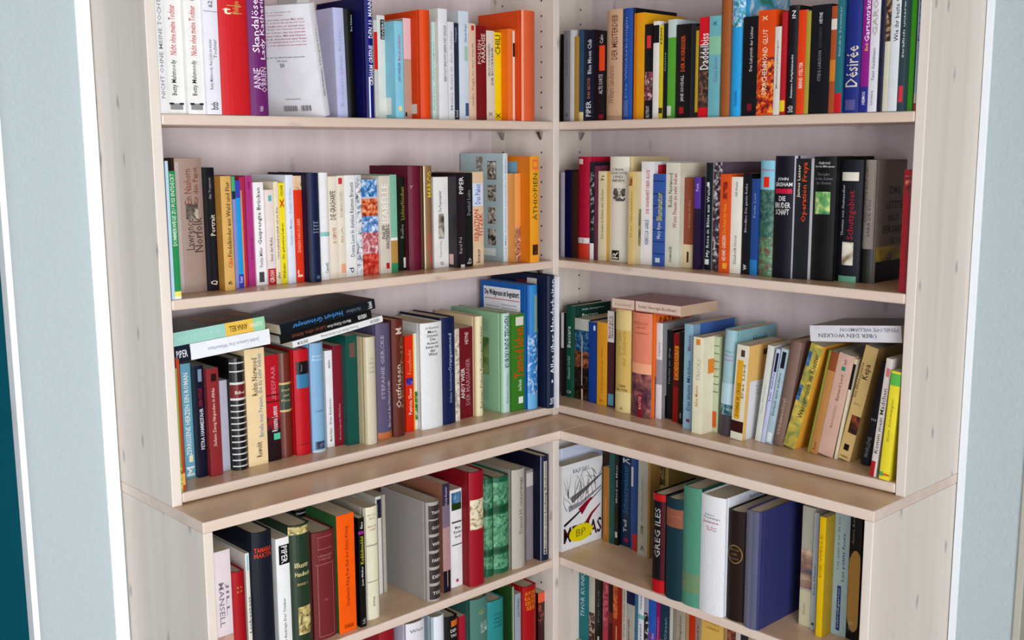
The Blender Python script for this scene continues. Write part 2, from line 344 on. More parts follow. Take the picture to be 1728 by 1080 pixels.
# worktops
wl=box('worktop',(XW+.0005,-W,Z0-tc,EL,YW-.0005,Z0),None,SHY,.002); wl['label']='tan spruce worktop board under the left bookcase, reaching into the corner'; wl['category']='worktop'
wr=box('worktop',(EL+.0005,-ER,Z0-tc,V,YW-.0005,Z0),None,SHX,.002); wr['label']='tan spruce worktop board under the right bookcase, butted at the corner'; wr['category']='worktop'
# base cabinets
zb=Z0+-0.304; zc=Z0+-0.588
bl=thing('open_cabinet','open spruce base cabinet below the left worktop','cabinet',group='two open base cabinets')
fx=EL-.002
box('side_panel',(XW+.001,-W+.001,0,fx,-W+t_,Z0-tc-.0005),bl,SIDE,.0016)
box('side_panel',(XW+.001,-ER-t_,0,fx,-ER-.0006,Z0-tc-.0005),bl,SIDE,.0016)
box('back_panel',(XW+.001,-W+t_,0,-.2146,-ER-t_,Z0-tc-.0005),bl,BACK)
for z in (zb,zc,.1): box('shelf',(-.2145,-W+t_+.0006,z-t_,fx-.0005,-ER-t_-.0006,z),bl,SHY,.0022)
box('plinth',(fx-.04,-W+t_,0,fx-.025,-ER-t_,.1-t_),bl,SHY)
pins(bl,lambda c,z:(fx-c,-ER-t_-.0003,z,1,0,0,-1),(.04,.25),.15,Z0-.06,(zb-t_,))
br=thing('open_cabinet','open spruce base cabinet below the right worktop','cabinet',group='two open base cabinets')
XP=0.0198; fy=-ER+.002
box('side_panel',(V-t_,fy,0,V-.001,YW-.001,Z0-tc-.0005),br,SIDE,.0016)
box('side_panel',(XP-t_,fy,0,XP,YW-.001,Z0-tc-.0005),br,SIDE,.0016)
box('back_panel',(XP,.2146,0,V-t_,YW-.001,Z0-tc-.0005),br,BACK)
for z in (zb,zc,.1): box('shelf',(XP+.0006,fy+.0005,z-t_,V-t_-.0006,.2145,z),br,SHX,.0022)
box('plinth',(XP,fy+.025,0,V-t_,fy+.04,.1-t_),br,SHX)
pins(br,lambda c,z:(XP+.0003,fy+c,z,0,1,1,0),(.04,.25),.15,Z0-.06,(zb-t_,))
# ---------------------------------------------------------------- the books
# rows: (label, place along shelf v0, thickness, setback, height, lean, depth, kind, colour, spine decoration, side colour, side decoration)
SHELVES=[
('L', 0, 0.6978, 'books on the top-left row',[
 ('white book with spaced grey capitals, top-left row', -0.9736, 0.0178, 0.0092, 0.217, 0.0, 0.1345, 'p', '#e9eaec', [('T', 'NICHT OHNE MEINE TOCHTER', 0.12, 0.95, '#8a8488', 0.45, 0.4)], None, []),
 ('cream-white paperback, black then red lettering, house emblem, right of the white, top-left row', -0.9554, 0.0334, 0.0155, 0.2144, 0.0, 0.1329, 'p', '#ecebe8', [('T', 'Betty Mahmoody', 0.15, 0.43, '#15151a', 0.45, 0.36), ('T', 'Nicht ohne meine Tochter', 0.47, 0.86, '#c02b35', 0.45, 0.36), ('P', 0.035, 0.085, '#8a8d8c', 0.15, 0.85), ('P', 0.075, 0.09, '#20242a', 0.1, 0.35), ('P', 0.075, 0.09, '#20242a', 0.65, 0.9), ('T', '60', 0.9, 0.95, '#666', 0.45, 0.3)], None, []),
 ('cream-white twin paperback with red title and house emblem, right of the cream-white, top-left row', -0.9215, 0.0319, 0.006, 0.2145, 0.0, 0.133, 'p', '#ecebe8', [('T', 'Betty Mahmoody', 0.15, 0.43, '#15151a', 0.45, 0.36), ('T', 'Nicht ohne meine Tochter', 0.47, 0.86, '#c02b35', 0.45, 0.36), ('P', 0.035, 0.085, '#8a8d8c', 0.15, 0.85), ('P', 0.075, 0.09, '#20242a', 0.1, 0.35), ('P', 0.075, 0.09, '#20242a', 0.65, 0.9), ('T', '60', 0.9, 0.95, '#666', 0.45, 0.3)], None, []),
 ('pale lilac-white paperback with thin grey lettering, right of the cream-white, top-left row', -0.8892, 0.0281, -0.0001, 0.2167, 0.0, 0.1344, 'p', '#e6e5ef', [('T', 'Betty Mahmoody, Aus Liebe zu meiner', 0.2, 0.6, '#6f6d78', 0.4, 0.3), ('T', 'Tochter', 0.45, 0.6, '#6f6d78', 0.7, 0.25), ('T', 'btb', 0.04, 0.1, '#333', 0.5, 0.5), ('T', '62', 0.85, 0.9, '#555', 0.5, 0.3), ('P', 0.815, 0.82, '#8a8d8c', 0.0, 1.0)], None, []),
 ('thick red hardback with gold motif near top, right of the pale lilac-white, top-left row', -0.8607, 0.0604, 0.0004, 0.2261, 0.0, 0.1402, 'h', '#c9282e', [('H', 't', 0.8, '#f6ead0', 0.05, 0.25, 0.3), ('T', 'Philippa', 0.78, 0.88, '#d9a35c', 0.62, 0.25), ('P', 0.785, 0.79, '#d9a35c', 0.3, 0.8), ('P', 0.84, 0.845, '#d9a35c', 0.3, 0.8)], None, []),
 ('purple hardback with white script lettering, right of the thick red, top-left row', -0.7999, 0.0368, -0.0, 0.2338, 0.0, 0.145, 'h', '#6b2a68', [('T', 'ANNE', 0.2, 0.36, '#d9c6dc', 0.35, 0.36), ('T', "O'BRIEN", 0.18, 0.37, '#d9c6dc', 0.72, 0.36), ('T', 'Skandalöse', 0.48, 0.88, '#efe6f2', 0.35, 0.36), ('T', 'Lady Katherine', 0.43, 0.95, '#efe6f2', 0.75, 0.36), ('T', 'Weltbild', 0.03, 0.07, '#d9c6dc', 0.5, 0.2)], None, []),
 ('lavender-blue hardback with blank cover, right of the purple, top-left row', -0.5965, 0.0239, 0.0253, 0.2091, -0.026, 0.12, 'p', '#b9bfe2', [('T', 'Roman einer Reise', 0.1, 0.8, '#9aa2cf', 0.5, 0.3)], '#c3c2df', []),
 ('black hardback with tiny white letters at top, right of the lavender-blue, top-left row', -0.5656, 0.0221, 0.0346, 0.2102, -0.017, 0.12, 'h', '#17171b', [('T', 'Der Schatten', 0.8, 0.95, '#cfd4da', 0.7, 0.25)], None, []),
 ('tall navy book with big white slanted capitals, right of the black, top-left row', -0.543, 0.0187, 0.0007, 0.2334, 0.0, 0.17, 'h', '#1c2278', [('T', 'GRAHAM GREENE', 0.27, 0.6, '#f1f1f6', 0.62, 0.6), ('T', 'DEN 10. MANN', 0.66, 0.97, '#f1f1f6', 0.62, 0.6), ('P', 0.0, 0.34, '#d8def0', 0.25, 0.4)], '#131a4e', []),
 ('slim grey book with red label, right of the tall navy, top-left row', -0.5082, 0.0089, 0.0227, 0.1926, 0.0, 0.1194, 'p', '#cfd2d2', [('P', 0.5, 0.88, '#d32a2c', 0.0, 1.0)], None, []),
 ('greenish-white paperback with black tag at top, right of the slim grey, top-left row', -0.4777, 0.0197, 0.0522, 0.2072, 0.0, 0.1285, 'p', '#dfe3dc', [('P', 0.77, 0.96, '#20242a', 0.4, 0.95), ('T', 'DIVERS', 0.78, 0.95, '#e8e8e8', 0.7, 0.3)], '#e4e4e0', []),
 ('light blue paperback with pink and dark lettering, right of the greenish-white, top-left row', -0.4576, 0.0214, 0.0205, 0.1943, 0.0, 0.1205, 'p', '#86c9e0', [('T', 'Maria, ihm schmeckts nicht', 0.6, 0.86, '#c2407a', 0.5, 0.4), ('T', 'JAN WEILER', 0.38, 0.58, '#41577a', 0.5, 0.35), ('P', 0.08, 0.13, '#e8d9a0', 0.3, 0.7)], '#8ccfe4', [('P', 0.04, 0.22, '#eef0ea', 0.02, 0.5)]),
 ('rose and taupe paperback, pale pink upper part, right of the light blue, top-left row', -0.4122, 0.0197, 0.0506, 0.2062, 0.0, 0.1278, 'p', '#c3a08f', [('P', 0.6, 1, '#eac3c9', 0.0, 1.0), ('P', 0.03, 0.07, '#15151a', 0.1, 0.3)], None, []),
 ('tall orange-red hardback with plain spine, right of the rose and taupe, top-left row', -0.3922, 0.0271, 0.0171, 0.2217, 0.0, 0.16, 'h', '#dd4a1e', [], '#d8451c', [('P', 0.05, 0.14, '#d9d5cc', 0.0, 0.18)]),
 ('thin mint-white paperback, right of the tall orange-red, top-left row', -0.3466, 0.0097, 0.0389, 0.2026, 0.0, 0.1256, 'p', '#c9ded6', [('T', 'Karin Alvtegen', 0.1, 0.8, '#7fb0aa', 0.5, 0.5)], None, []),
 ('glossy white hardback with narrow black lettering, right of the thin mint-white, top-left row', -0.3365, 0.0246, 0.0282, 0.2296, 0.0, 0.1424, 'p', '#e3e6ea', [('T', 'BERTOLT BRECHT LEBEN DES GALILEI', 0.35, 0.85, '#4a4c55', 0.7, 0.28)], '#d8dcd6', []),
 ('narrow white paperback with grey specks, right of the glossy white, top-left row', -0.3041, 0.0176, 0.0366, 0.2058, 0.0, 0.1276, 'p', '#dfe3ea', [('T', 'Meine Reise in den Osten', 0.1, 0.9, '#8f94a6', 0.5, 0.35)], None, []),
 ('narrow slate-navy paperback, right of the narrow white, top-left row', -0.2861, 0.0167, 0.0408, 0.205, 0.0, 0.1271, 'p', '#2c3447', [('T', 'Trinkgeld', 0.8, 0.95, '#9aa4b8', 0.5, 0.4), ('T', 'insel', 0.03, 0.1, '#c8c8c8', 0.5, 0.5)], None, []),
 ('pale blue hardback with dark box at foot, right of the narrow slate-navy, top-left row', -0.269, 0.0287, 0.0418, 0.2316, 0.0, 0.1436, 'p', '#cfdcea', [('T', 'Nikolai Engel', 0.72, 0.88, '#596a88', 0.7, 0.3), ('P', 0.04, 0.16, '#47557c', 0.6, 0.95), ('P', 0.55, 0.68, '#a5c7b3', 0.55, 0.9)], '#c6cfd6', []),
 ('salmon-beige paperback with red dot, right of the pale blue, top-left row', -0.2399, 0.0191, 0.0402, 0.2072, 0.0, 0.1285, 'p', '#dfbda6', [('P', 0.93, 0.98, '#b8312e', 0.3, 0.7), ('T', 'Stille Tage in der Stadt', 0.15, 0.8, '#9b7360', 0.5, 0.35)], None, []),
 ('dark red paperback with slanted cream capitals, right of the salmon-beige, top-left row', -0.2204, 0.0307, 0.0405, 0.204, 0.0, 0.1265, 'p', '#7a1d22', [('T', 'PARADISE', 0.62, 0.92, '#e8d6cc', 0.68, 0.4), ('T', 'POLISH', 0.6, 0.85, '#d8bdb2', 0.3, 0.3)], None, []),
 ('cream paperback with dark grey lettering, right of the dark red, top-left row', -0.1892, 0.0272, 0.0443, 0.1963, 0.0, 0.1217, 'p', '#ddd3c6', [('T', 'ERICH VON DÄNIKEN', 0.5, 0.85, '#4d4a48', 0.35, 0.3), ('T', 'DIE RÜCKKEHR', 0.4, 0.82, '#4d4a48', 0.7, 0.3), ('T', 'x', 0.05, 0.1, '#a07a50', 0.5, 0.4)], None, []),
 ('bright yellow paperback with black scribbled title, right of the cream, top-left row', -0.1617, 0.0225, 0.0466, 0.1943, 0.0, 0.1205, 'p', '#efd11f', [('T', 'CHILI', 0.75, 0.97, '#2a2615', 0.5, 0.7), ('T', 'X', 0.03, 0.09, '#2a2615', 0.5, 0.6)], None, []),
 ('orange paperback with cream stripe and tag, right of the bright yellow, top-left row', -0.1388, 0.0218, 0.025, 0.2019, 0.0, 0.1252, 'p', '#e8763a', [('P', 0.0, 0.62, '#f0d8c4', 0.62, 0.95), ('P', 0.62, 0.98, '#e8e2da', 0.62, 0.95), ('P', 0.7, 0.85, '#15151a', 0.65, 0.95)], '#e8701c', []),
 ('tall salmon-orange hardback at the corner post, right of the orange, top-left row', -0.1166, 0.041, -0.0001, 0.2418, 0.0, 0.15, 'h', '#d9603a', [('P', 0, 1, '#e79173', 0.0, 0.12)], '#d24a20', []),
]),
('R', 0, 0.6978, 'books on the top-right row',[
 ('thin black book at the corner post, top-right row', -0.0189, 0.0085, 0.0222, 0.1995, 0.0, 0.1237, 'p', '#15131a', [], None, []),
 ('mid-grey paperback with faint lettering, right of the thin black, top-right row', -0.01, 0.0197, 0.0233, 0.2064, 0.0, 0.128, 'p', '#77757a', [('T', 'Arthur Schnitzler', 0.5, 0.9, '#4c4a52', 0.5, 0.3), ('T', 'dtv', 0.05, 0.1, '#333', 0.5, 0.5)], None, []),
 ('thin light grey paperback, right of the mid-grey, top-right row', 0.0101, 0.0119, 0.0243, 0.2065, 0.0, 0.128, 'p', '#c6c6c8', [], None, []),
 ('ochre paperback, right of the thin light grey, top-right row', 0.0224, 0.0136, 0.0254, 0.191, 0.0, 0.1184, 'p', '#a8843a', [], None, []),
 ('slim blue paperback with cream foot label, right of the ochre, top-right row', 0.0365, 0.0135, 0.0266, 0.2058, 0.0, 0.1276, 'p', '#2f4c68', [('P', 0, 0.1, '#e0cf98', 0.0, 1.0)], None, []),
 ('dark navy paperback with white script, right of the slim blue, top-right row', 0.0504, 0.0299, 0.0278, 0.2028, 0.0, 0.1257, 'p', '#1c2536', [('T', 'PIPER', 0.05, 0.22, '#e8eaee', 0.5, 0.5), ('T', 'DAS GLÜCK', 0.25, 0.48, '#b98b78', 0.5, 0.35), ('T', 'Blue Moon Club', 0.52, 0.9, '#d6dce4', 0.6, 0.4)], None, []),
 ('black-violet paperback with orange block, right of the dark navy, top-right row', 0.0807, 0.0321, 0.029, 0.1978, 0.0, 0.1226, 'p', '#1d1724', [('P', 0.56, 0.84, '#e04a24', 0.5, 1), ('T', 'ALTE SORTE', 0.3, 0.52, '#cfc6cc', 0.65, 0.35), ('P', 0.02, 0.07, '#8a1f2c', 0.5, 0.9), ('T', 'Calo', 0.86, 0.96, '#cfc6cc', 0.7, 0.3)], None, []),
 ('tall sand-beige hardback with brown lettering, right of the black-violet, top-right row', 0.1132, 0.0455, 0.0303, 0.2419, 0.0, 0.15, 'h', '#c2a081', [('T', 'DER MEISTERDIEB', 0.55, 0.95, '#6a3b2c', 0.6, 0.35), ('T', 'William Sanderson', 0.15, 0.5, '#8f6b52', 0.4, 0.4), ('P', 0.03, 0.035, '#8f6b52', 0.0, 1.0)], None, []),
 ('tall blue hardback with faint white script, right of the tall sand-beige, top-right row', 0.1591, 0.0357, 0.0315, 0.2407, 0.0, 0.15, 'h', '#2a4f9c', [('T', 'Die Winterkönigin', 0.2, 0.92, '#7e97cc', 0.45, 0.25), ('P', 0.03, 0.18, '#4e6db0', 0.2, 0.6)], '#1c1c22', []),
 ('amber-yellow paperback with darker side stripe, right of the tall blue, top-right row', 0.1952, 0.0282, 0.0328, 0.2278, 0.0, 0.14, 'p', '#e09a1c', [('P', 0, 1, '#d9791c', 0.0, 0.3)], '#e3a61e', []),
 ('black paperback with pink-red blots, right of the amber-yellow, top-right row', 0.2238, 0.0228, 0.0342, 0.202, 0.0, 0.1252, 'p', '#1a161b', [('N', 0.2, 0.5, '#1a161b', '#a8405a', '#d8a8b0', 0.0, 1.0, 60), ('P', 0.75, 0.88, '#cf3a3c', 0.3, 0.8), ('T', 'BLUTROT', 0.02, 0.14, '#d8d8d8', 0.5, 0.4)], None, []),
 ('white paperback with black upper third, right of the black, top-right row', 0.247, 0.0159, 0.0355, 0.2066, 0.0, 0.1281, 'p', '#e6e3dd', [('P', 0.78, 0.96, '#17171b', 0.0, 1.0)], None, []),
 ('slim yellow paperback with black lettering, right of the white, top-right row', 0.2633, 0.0101, 0.0367, 0.1969, 0.0, 0.1221, 'p', '#d8c126', [('T', 'KEAN', 0.8, 0.97, '#222', 0.5, 0.5), ('P', 0.06, 0.12, '#3a3414', 0.0, 1.0)], None, []),
 ('thin black paperback with grey speckle, right of the slim yellow, top-right row', 0.2738, 0.0101, 0.0377, 0.1998, 0.0, 0.1239, 'p', '#1e2226', [('T', 'Sterne', 0.5, 0.7, '#8a929a', 0.5, 0.5)], None, []),
 ('leaf green paperback with pale top and foot label, right of the thin black, top-right row', 0.2844, 0.0237, 0.0388, 0.2069, 0.0, 0.13, 'p', '#58a53a', [('P', 0.82, 1, '#c2d4cf', 0.0, 1.0), ('P', 0.03, 0.13, '#d9e2d2', 0.0, 0.5)], '#b9cdd6', []),
 ('black paperback with orange and white capitals, right of the leaf green, top-right row', 0.3085, 0.0387, 0.0365, 0.1943, 0.0, 0.1205, 'p', '#17141d', [('T', 'JANE GOODALL', 0.18, 0.46, '#d8d0d4', 0.5, 0.28), ('T', 'DER AUSREISSER', 0.5, 0.88, '#d85a38', 0.5, 0.28), ('P', 0.05, 0.12, '#b0222c', 0.3, 0.6)], None, []),
 ('thin charcoal paperback, right of the black, top-right row', 0.3549, 0.0125, 0.0274, 0.192, 0.0, 0.119, 'p', '#2b2a30', [], None, []),
 ('thin black paperback with long ochre stripe, right of the thin charcoal, top-right row', 0.3678, 0.0118, 0.0237, 0.1859, 0.0, 0.1153, 'p', '#2c2a1e', [('P', 0.06, 0.95, '#b59a2e', 0.25, 0.85)], None, []),
 ('red-topped paperback with white handwriting title, right of the thin black, top-right row', 0.38, 0.0286, 0.0217, 0.2017, 0.0, 0.1251, 'p', '#4a3a34', [('P', 0.72, 1, '#d4202c', 0.0, 1.0), ('P', 0, 0.1, '#d4202c', 0.0, 1.0), ('T', 'Daddelbiss', 0.48, 0.84, '#ececee', 0.5, 0.75), ('N', 0.12, 0.46, '#4a3a34', '#9a6a50', '#2a2020', 0.0, 1.0, 60)], None, []),
 ('turquoise paperback with violet lettering, right of the red-topped, top-right row', 0.409, 0.0296, 0.0163, 0.201, 0.0, 0.1246, 'p', '#6fb3bd', [('T', 'Kleine Biester', 0.35, 0.6, '#6a7cae', 0.6, 0.35), ('P', 0.62, 0.8, '#8cc4a4', 0.0, 1.0), ('T', 'X', 0.9, 0.95, '#2a5a80', 0.5, 0.3)], None, []),
 ('tall plain brown hardback, right of the turquoise, top-right row', 0.439, 0.0282, 0.0108, 0.2494, 0.0, 0.14, 'h', '#9a5a30', [], None, []),
 ('tall bright blue hardback with landscape top, right of the tall plain brown, top-right row', 0.4676, 0.032, 0.0063, 0.248, 0.0, 0.16, 'h', '#2f9fdd', [('N', 0.7, 0.99, '#57a9d8', '#d6e4e8', '#2a7a58', 0.0, 1.0, 60), ('T', 'Rosenzauber', 0.08, 0.2, '#1b6aa8', 0.5, 0.25)], '#3a92c8', [('N', 0.7, 1, '#57a9d8', '#d6e4e8', '#2a7a58', 0, 1, 14)]),
 ('black paperback with thin white lettering, right of the tall bright blue, top-right row', 0.5, 0.0352, 0.0039, 0.1905, 0.0, 0.1181, 'p', '#1d1b20', [('T', 'Das Labyrinth der Lichter', 0.45, 0.9, '#c8c6ca', 0.6, 0.25), ('P', 0.05, 0.12, '#7a1f28', 0.4, 0.7)], None, []),
 ('flame-orange paperback with fiery picture, right of the black, top-right row', 0.5356, 0.0391, 0.0026, 0.1992, 0.0, 0.12, 'p', '#dd4d1e', [('N', 0.02, 0.55, '#c8321c', '#f4a03a', '#3a1418', 0.0, 1.0, 60), ('T', 'DRACHENMOND GLUT', 0.2, 0.82, '#f0dcc4', 0.45, 0.3), ('T', 'x', 0.9, 0.95, '#f6c8a0', 0.4, 0.3)], None, []),
 ('slim off-white paperback, right of the flame-orange, top-right row', 0.5751, 0.0147, 0.0013, 0.1658, 0.0, 0.1028, 'p', '#dcd5cd', [('T', 'Meistererzählungen', 0.3, 0.85, '#7a736e', 0.5, 0.35)], None, []),
 ('dark red paperback with yellow foot, right of the slim off-white, top-right row', 0.5902, 0.0111, 0.0006, 0.192, 0.0, 0.119, 'p', '#b2262e', [('P', 0.03, 0.14, '#e3c52c', 0.0, 1.0)], None, []),
 ('black hardback with white lettering, red case ahead, right of the dark red, top-right row', 0.6018, 0.024, 0.0001, 0.2022, 0.0, 0.1254, 'h', '#211f23', [('T', 'Susanne Parkplatznacht', 0.15, 0.55, '#d9d9dc', 0.6, 0.25), ('T', 'btb', 0.02, 0.08, '#bbb', 0.5, 0.5), ('T', 'IN', 0.88, 0.95, '#ddd', 0.6, 0.3)], None, []),
 ('orange-red paperback with white capitals, right of the black, top-right row', 0.6262, 0.0171, 0.0006, 0.1916, 0.0, 0.1188, 'p', '#e0431e', [('T', 'BERND STELTER', 0.25, 0.5, '#f6e9e0', 0.5, 0.45)], '#b5b0aa', []),
 ('olive-gold paperback, right of the orange-red, top-right row', 0.6437, 0.0092, 0.0002, 0.1882, 0.0, 0.1167, 'p', '#a89a3c', [], None, []),
 ('thick black paperback with small grey capitals, right of the olive-gold, top-right row', 0.6534, 0.0417, -0.0, 0.1974, 0.0, 0.1224, 'p', '#1d1d21', [('T', 'STIEG LARSSON', 0.3, 0.58, '#8a8a90', 0.5, 0.16), ('T', 'VERDAMMNIS', 0.6, 0.8, '#4a4044', 0.5, 0.16), ('T', 'HEYNE', 0.83, 0.93, '#d6d6da', 0.5, 0.16)], None, []),
 ('rust-brown paperback with pale tag, right of the thick black, top-right row', 0.6955, 0.0113, 0.0005, 0.1927, 0.0, 0.1195, 'p', '#a5502c', [('P', 0.78, 0.88, '#d6cfc4', 0.0, 1.0), ('P', 0.3, 0.5, '#c87a2c', 0.0, 1.0)], None, []),
 ('teal paperback with red foot label, right of the rust-brown, top-right row', 0.7072, 0.0142, 0.0003, 0.2248, 0.0, 0.1394, 'p', '#2b6c78', [('P', 0, 0.16, '#c2242c', 0.0, 1.0), ('T', 'Sandra Sommer', 0.45, 0.85, '#9fc0c4', 0.5, 0.3)], None, []),
 ('broad royal-blue book with looping cream title, right of the teal, top-right row', 0.7218, 0.0365, 0.0002, 0.2281, 0.0, 0.13, 'h', '#25317a', [('T', 'Désirée', 0.2, 0.52, '#cfc4b4', 0.5, 0.65), ('P', 0.02, 0.1, '#55528a', 0.2, 0.75)], None, []),
 ('purple paperback with blue foot, right of the broad royal-blue, top-right row', 0.7587, 0.0154, 0.0001, 0.2252, 0.0, 0.1396, 'p', '#8b2384', [('P', 0, 0.2, '#2d2f86', 0.0, 1.0), ('T', 'Gartenträume', 0.55, 0.95, '#f3e6f2', 0.6, 0.6), ('T', 'Block', 0.48, 0.54, '#f0c040', 0.6, 0.4), ('T', 'HEIMOS', 0.06, 0.16, '#e8e8f4', 0.5, 0.4)], None, []),
 ('silver-white book with grey spaced name, right of the purple, top-right row', 0.7745, 0.0169, 0.0001, 0.2234, 0.0, 0.1385, 'p', '#d9d9e2', [('T', 'Peter Stadelmann', 0.25, 0.5, '#6a6a78', 0.5, 0.35), ('T', 'GAROU', 0.6, 0.95, '#b0a69a', 0.5, 0.6), ('T', 'Suhrkamp', 0.05, 0.17, '#8a8a94', 0.5, 0.4)], None, []),
 ('narrow navy book, right of the silver-white, top-right row', 0.7918, 0.011, 0.0001, 0.2218, 0.0, 0.1375, 'h', '#25263a', [], None, []),
 ('cream book with brown mottled top, right of the narrow navy, top-right row', 0.8032, 0.0098, -0.0, 0.2206, 0.0, 0.1368, 'p', '#cbc8b4', [('N', 0.55, 1, '#5a3a2c', '#b89a78', '#2c2420', 0.0, 1.0, 60)], None, []),
 ('pale grey book with black blackletter title, right of the cream, top-right row', 0.8134, 0.017, 0.0, 0.2191, 0.0, 0.1358, 'p', '#d5dade', [('T', 'Wie ihr beste Gäste', 0.55, 0.98, '#2a2c30', 0.6, 0.5)], None, []),
 ('slate book with red parallelogram logo, right of the pale grey, top-right row', 0.8308, 0.0126, -0.0001, 0.2174, 0.0, 0.1348, 'p', '#35434b', [('P', 0.07, 0.2, '#c83a44', 0.2, 0.8), ('T', 'Sträflich unterwegs', 0.42, 0.95, '#cdd4d8', 0.6, 0.4)], None, []),
 ('grass-green book behind a black spine edge, right of the slate, top-right row', 0.8438, 0.0143, 0.0126, 0.2171, 0.0, 0.1346, 'p', '#418f24', [('P', 0, 1, '#0f1215', 0.7, 1)], '#111417', []),
 ('light steel-blue book with brick-red foot, right of the grass-green, top-right row', 0.8585, 0.0066, 0.0072, 0.2153, 0.0, 0.1335, 'p', '#9fb2c4', [('P', 0, 0.06, '#a8432c', 0.0, 1.0), ('P', 0.06, 0.14, '#c9c4b6', 0.0, 1.0), ('T', 'Forever', 0.55, 0.95, '#3a5a98', 0.5, 0.5)], None, []),
]),
('L', 0, 0.3751, 'books on the second-left row',[
 ('thin pale-blue book, second-left row', -0.9723, 0.0055, 0.004, 0.2421, 0.0, 0.1488, 'p', '#b9d2e6', [], '#a9c2d8', []),
 ('slim green paperback with white title and yellow foot, right of the thin pale-blue, second-left row', -0.9664, 0.0129, 0.006, 0.2246, 0.0, 0.1393, 'p', '#2f8a52', [('T', 'DUMMERWEGE ZU FUSS ENTDECKT', 0.42, 0.98, '#dbe9dc', 0.5, 0.55), ('P', 0.02, 0.06, '#e6df6a', 0.0, 1.0), ('P', 0, 0.02, '#e8ecd8', 0.0, 1.0)], None, []),
 ('broad mushroom-brown hardback with engraved lettering and oval picture, right of the slim green, second-left row', -0.9211, 0.0531, 0.069, 0.2463, 0.0, 0.1436, 'h', '#a58d82', [('T', 'Lawrence', 0.32, 0.55, '#5b463e', 0.4, 0.3), ('T', 'Norfolk', 0.3, 0.56, '#5b463e', 0.72, 0.36), ('N', 0.55, 0.66, '#6a6258', '#c8c0b0', '#3a302c', 0.3, 0.75, 40), ('T', 'Ein Nashorn', 0.66, 0.92, '#8a4c3c', 0.4, 0.26), ('T', 'für den Papst', 0.66, 0.93, '#8a4c3c', 0.72, 0.26), ('P', 0, 0.97, '#b09a90', 0, 0.12)], '#5a4138', []),
 ('black paperback with white Q emblem, right of the broad mushroom-brown, second-left row', -0.8676, 0.02, 0.0657, 0.2287, 0.0, 0.1418, 'p', '#1f1f25', [('T', 'Portrait', 0.45, 0.62, '#d8d0c0', 0.62, 0.5), ('T', 'Ilija Trojanow', 0.75, 0.92, '#9a9aa2', 0.5, 0.3), ('H', 'Q', 0.065, '#e8e0cc', 0.035, 0.7, 0.5)], None, []),
 ('honey-yellow paperback with dark brown title, right of the black, second-left row', -0.8472, 0.0213, 0.0436, 0.2129, 0.0, 0.13, 'p', '#d3a862', [('T', 'Findelkinder aus Wald und Flur', 0.3, 0.95, '#3a2814', 0.6, 0.42), ('T', 'Cibis', 0.2, 0.29, '#c8421c', 0.6, 0.42), ('H', '6', 0.07, '#2a2a20', 0.03, 0.4, 0.5)], '#bd8537', []),
 ('thin lavender paperback with green top, right of the honey-yellow, second-left row', -0.8158, 0.0069, 0.0606, 0.2116, 0.0, 0.1312, 'p', '#8f90cc', [('P', 0.87, 1, '#4fae74', 0.0, 1.0), ('P', 0.8, 0.87, '#1f3a38', 0.0, 1.0)], None, []),
 ('thin azure paperback with indigo ends, right of the thin lavender, second-left row', -0.8086, 0.0125, 0.0646, 0.2036, 0.0, 0.1262, 'p', '#2f9be0', [('P', 0.84, 1, '#4148b4', 0.0, 1.0), ('P', 0, 0.13, '#3d49b8', 0.0, 1.0), ('T', 'Knaur', 0.05, 0.11, '#e8e8f4', 0.5, 0.5)], None, []),
 ('thin crimson paperback with orange strip, right of the thin azure, second-left row', -0.7957, 0.0109, 0.0678, 0.2099, 0.0, 0.1301, 'p', '#b0304a', [('P', 0.0, 0.88, '#d88a5c', 0.0, 0.4)], None, []),
 ('magenta paperback with dark lettering, right of the thin crimson, second-left row', -0.7771, 0.0145, 0.0787, 0.2116, 0.0, 0.1312, 'p', '#b13a80', [('T', 'Küss mich Tiger', 0.25, 0.45, '#5a1f48', 0.6, 0.3), ('T', 'LIANE', 0.88, 0.95, '#5a1f48', 0.5, 0.3)], None, []),
 ('white paperback with slanted black title, right of the magenta, second-left row', -0.7622, 0.0217, 0.0751, 0.1989, 0.0, 0.1233, 'p', '#eeecee', [('T', 'Yvette Miller', 0.17, 0.37, '#5a5a5e', 0.5, 0.36), ('T', 'Gesprengte Brücken', 0.4, 0.95, '#242428', 0.5, 0.5), ('P', 0.03, 0.13, '#4a4a4e', 0.25, 0.75)], None, []),
 ('pale pink paperback with red foot label, right of the white, second-left row', -0.7402, 0.0173, 0.0695, 0.1843, 0.0, 0.1143, 'p', '#e6d8d4', [('P', 0, 0.17, '#b62c36', 0.0, 1.0), ('T', 'GROH', 0.02, 0.15, '#f4e8e4', 0.5, 0.6), ('P', 0.88, 0.94, '#58b0b0', 0.35, 0.75), ('T', 'Insel der Ruhe', 0.25, 0.5, '#6a5a5c', 0.5, 0.35)], None, []),
 ('slim cream paperback with brown title, right of the pale pink, second-left row', -0.7224, 0.0103, 0.0681, 0.1993, 0.0, 0.1236, 'p', '#e8dcc0', [('T', 'Und nebenbei blieb ich so frei', 0.25, 0.75, '#5a4838', 0.5, 0.5), ('T', 'dtv', 0.05, 0.12, '#333', 0.5, 0.6)], None, []),
 ('slim lemon-yellow paperback with black lettering, right of the slim cream, second-left row', -0.7117, 0.0126, 0.0676, 0.1967, 0.0, 0.122, 'p', '#e9d62a', [('T', 'Ein geheimes Leben', 0.25, 0.6, '#2a2614', 0.5, 0.5), ('T', 'Wilhelm', 0.05, 0.2, '#2a2614', 0.5, 0.5), ('T', 'x', 0.75, 0.85, '#c8381c', 0.5, 0.7), ('T', 'OSCAR', 0.87, 0.98, '#4a4414', 0.5, 0.5)], None, []),
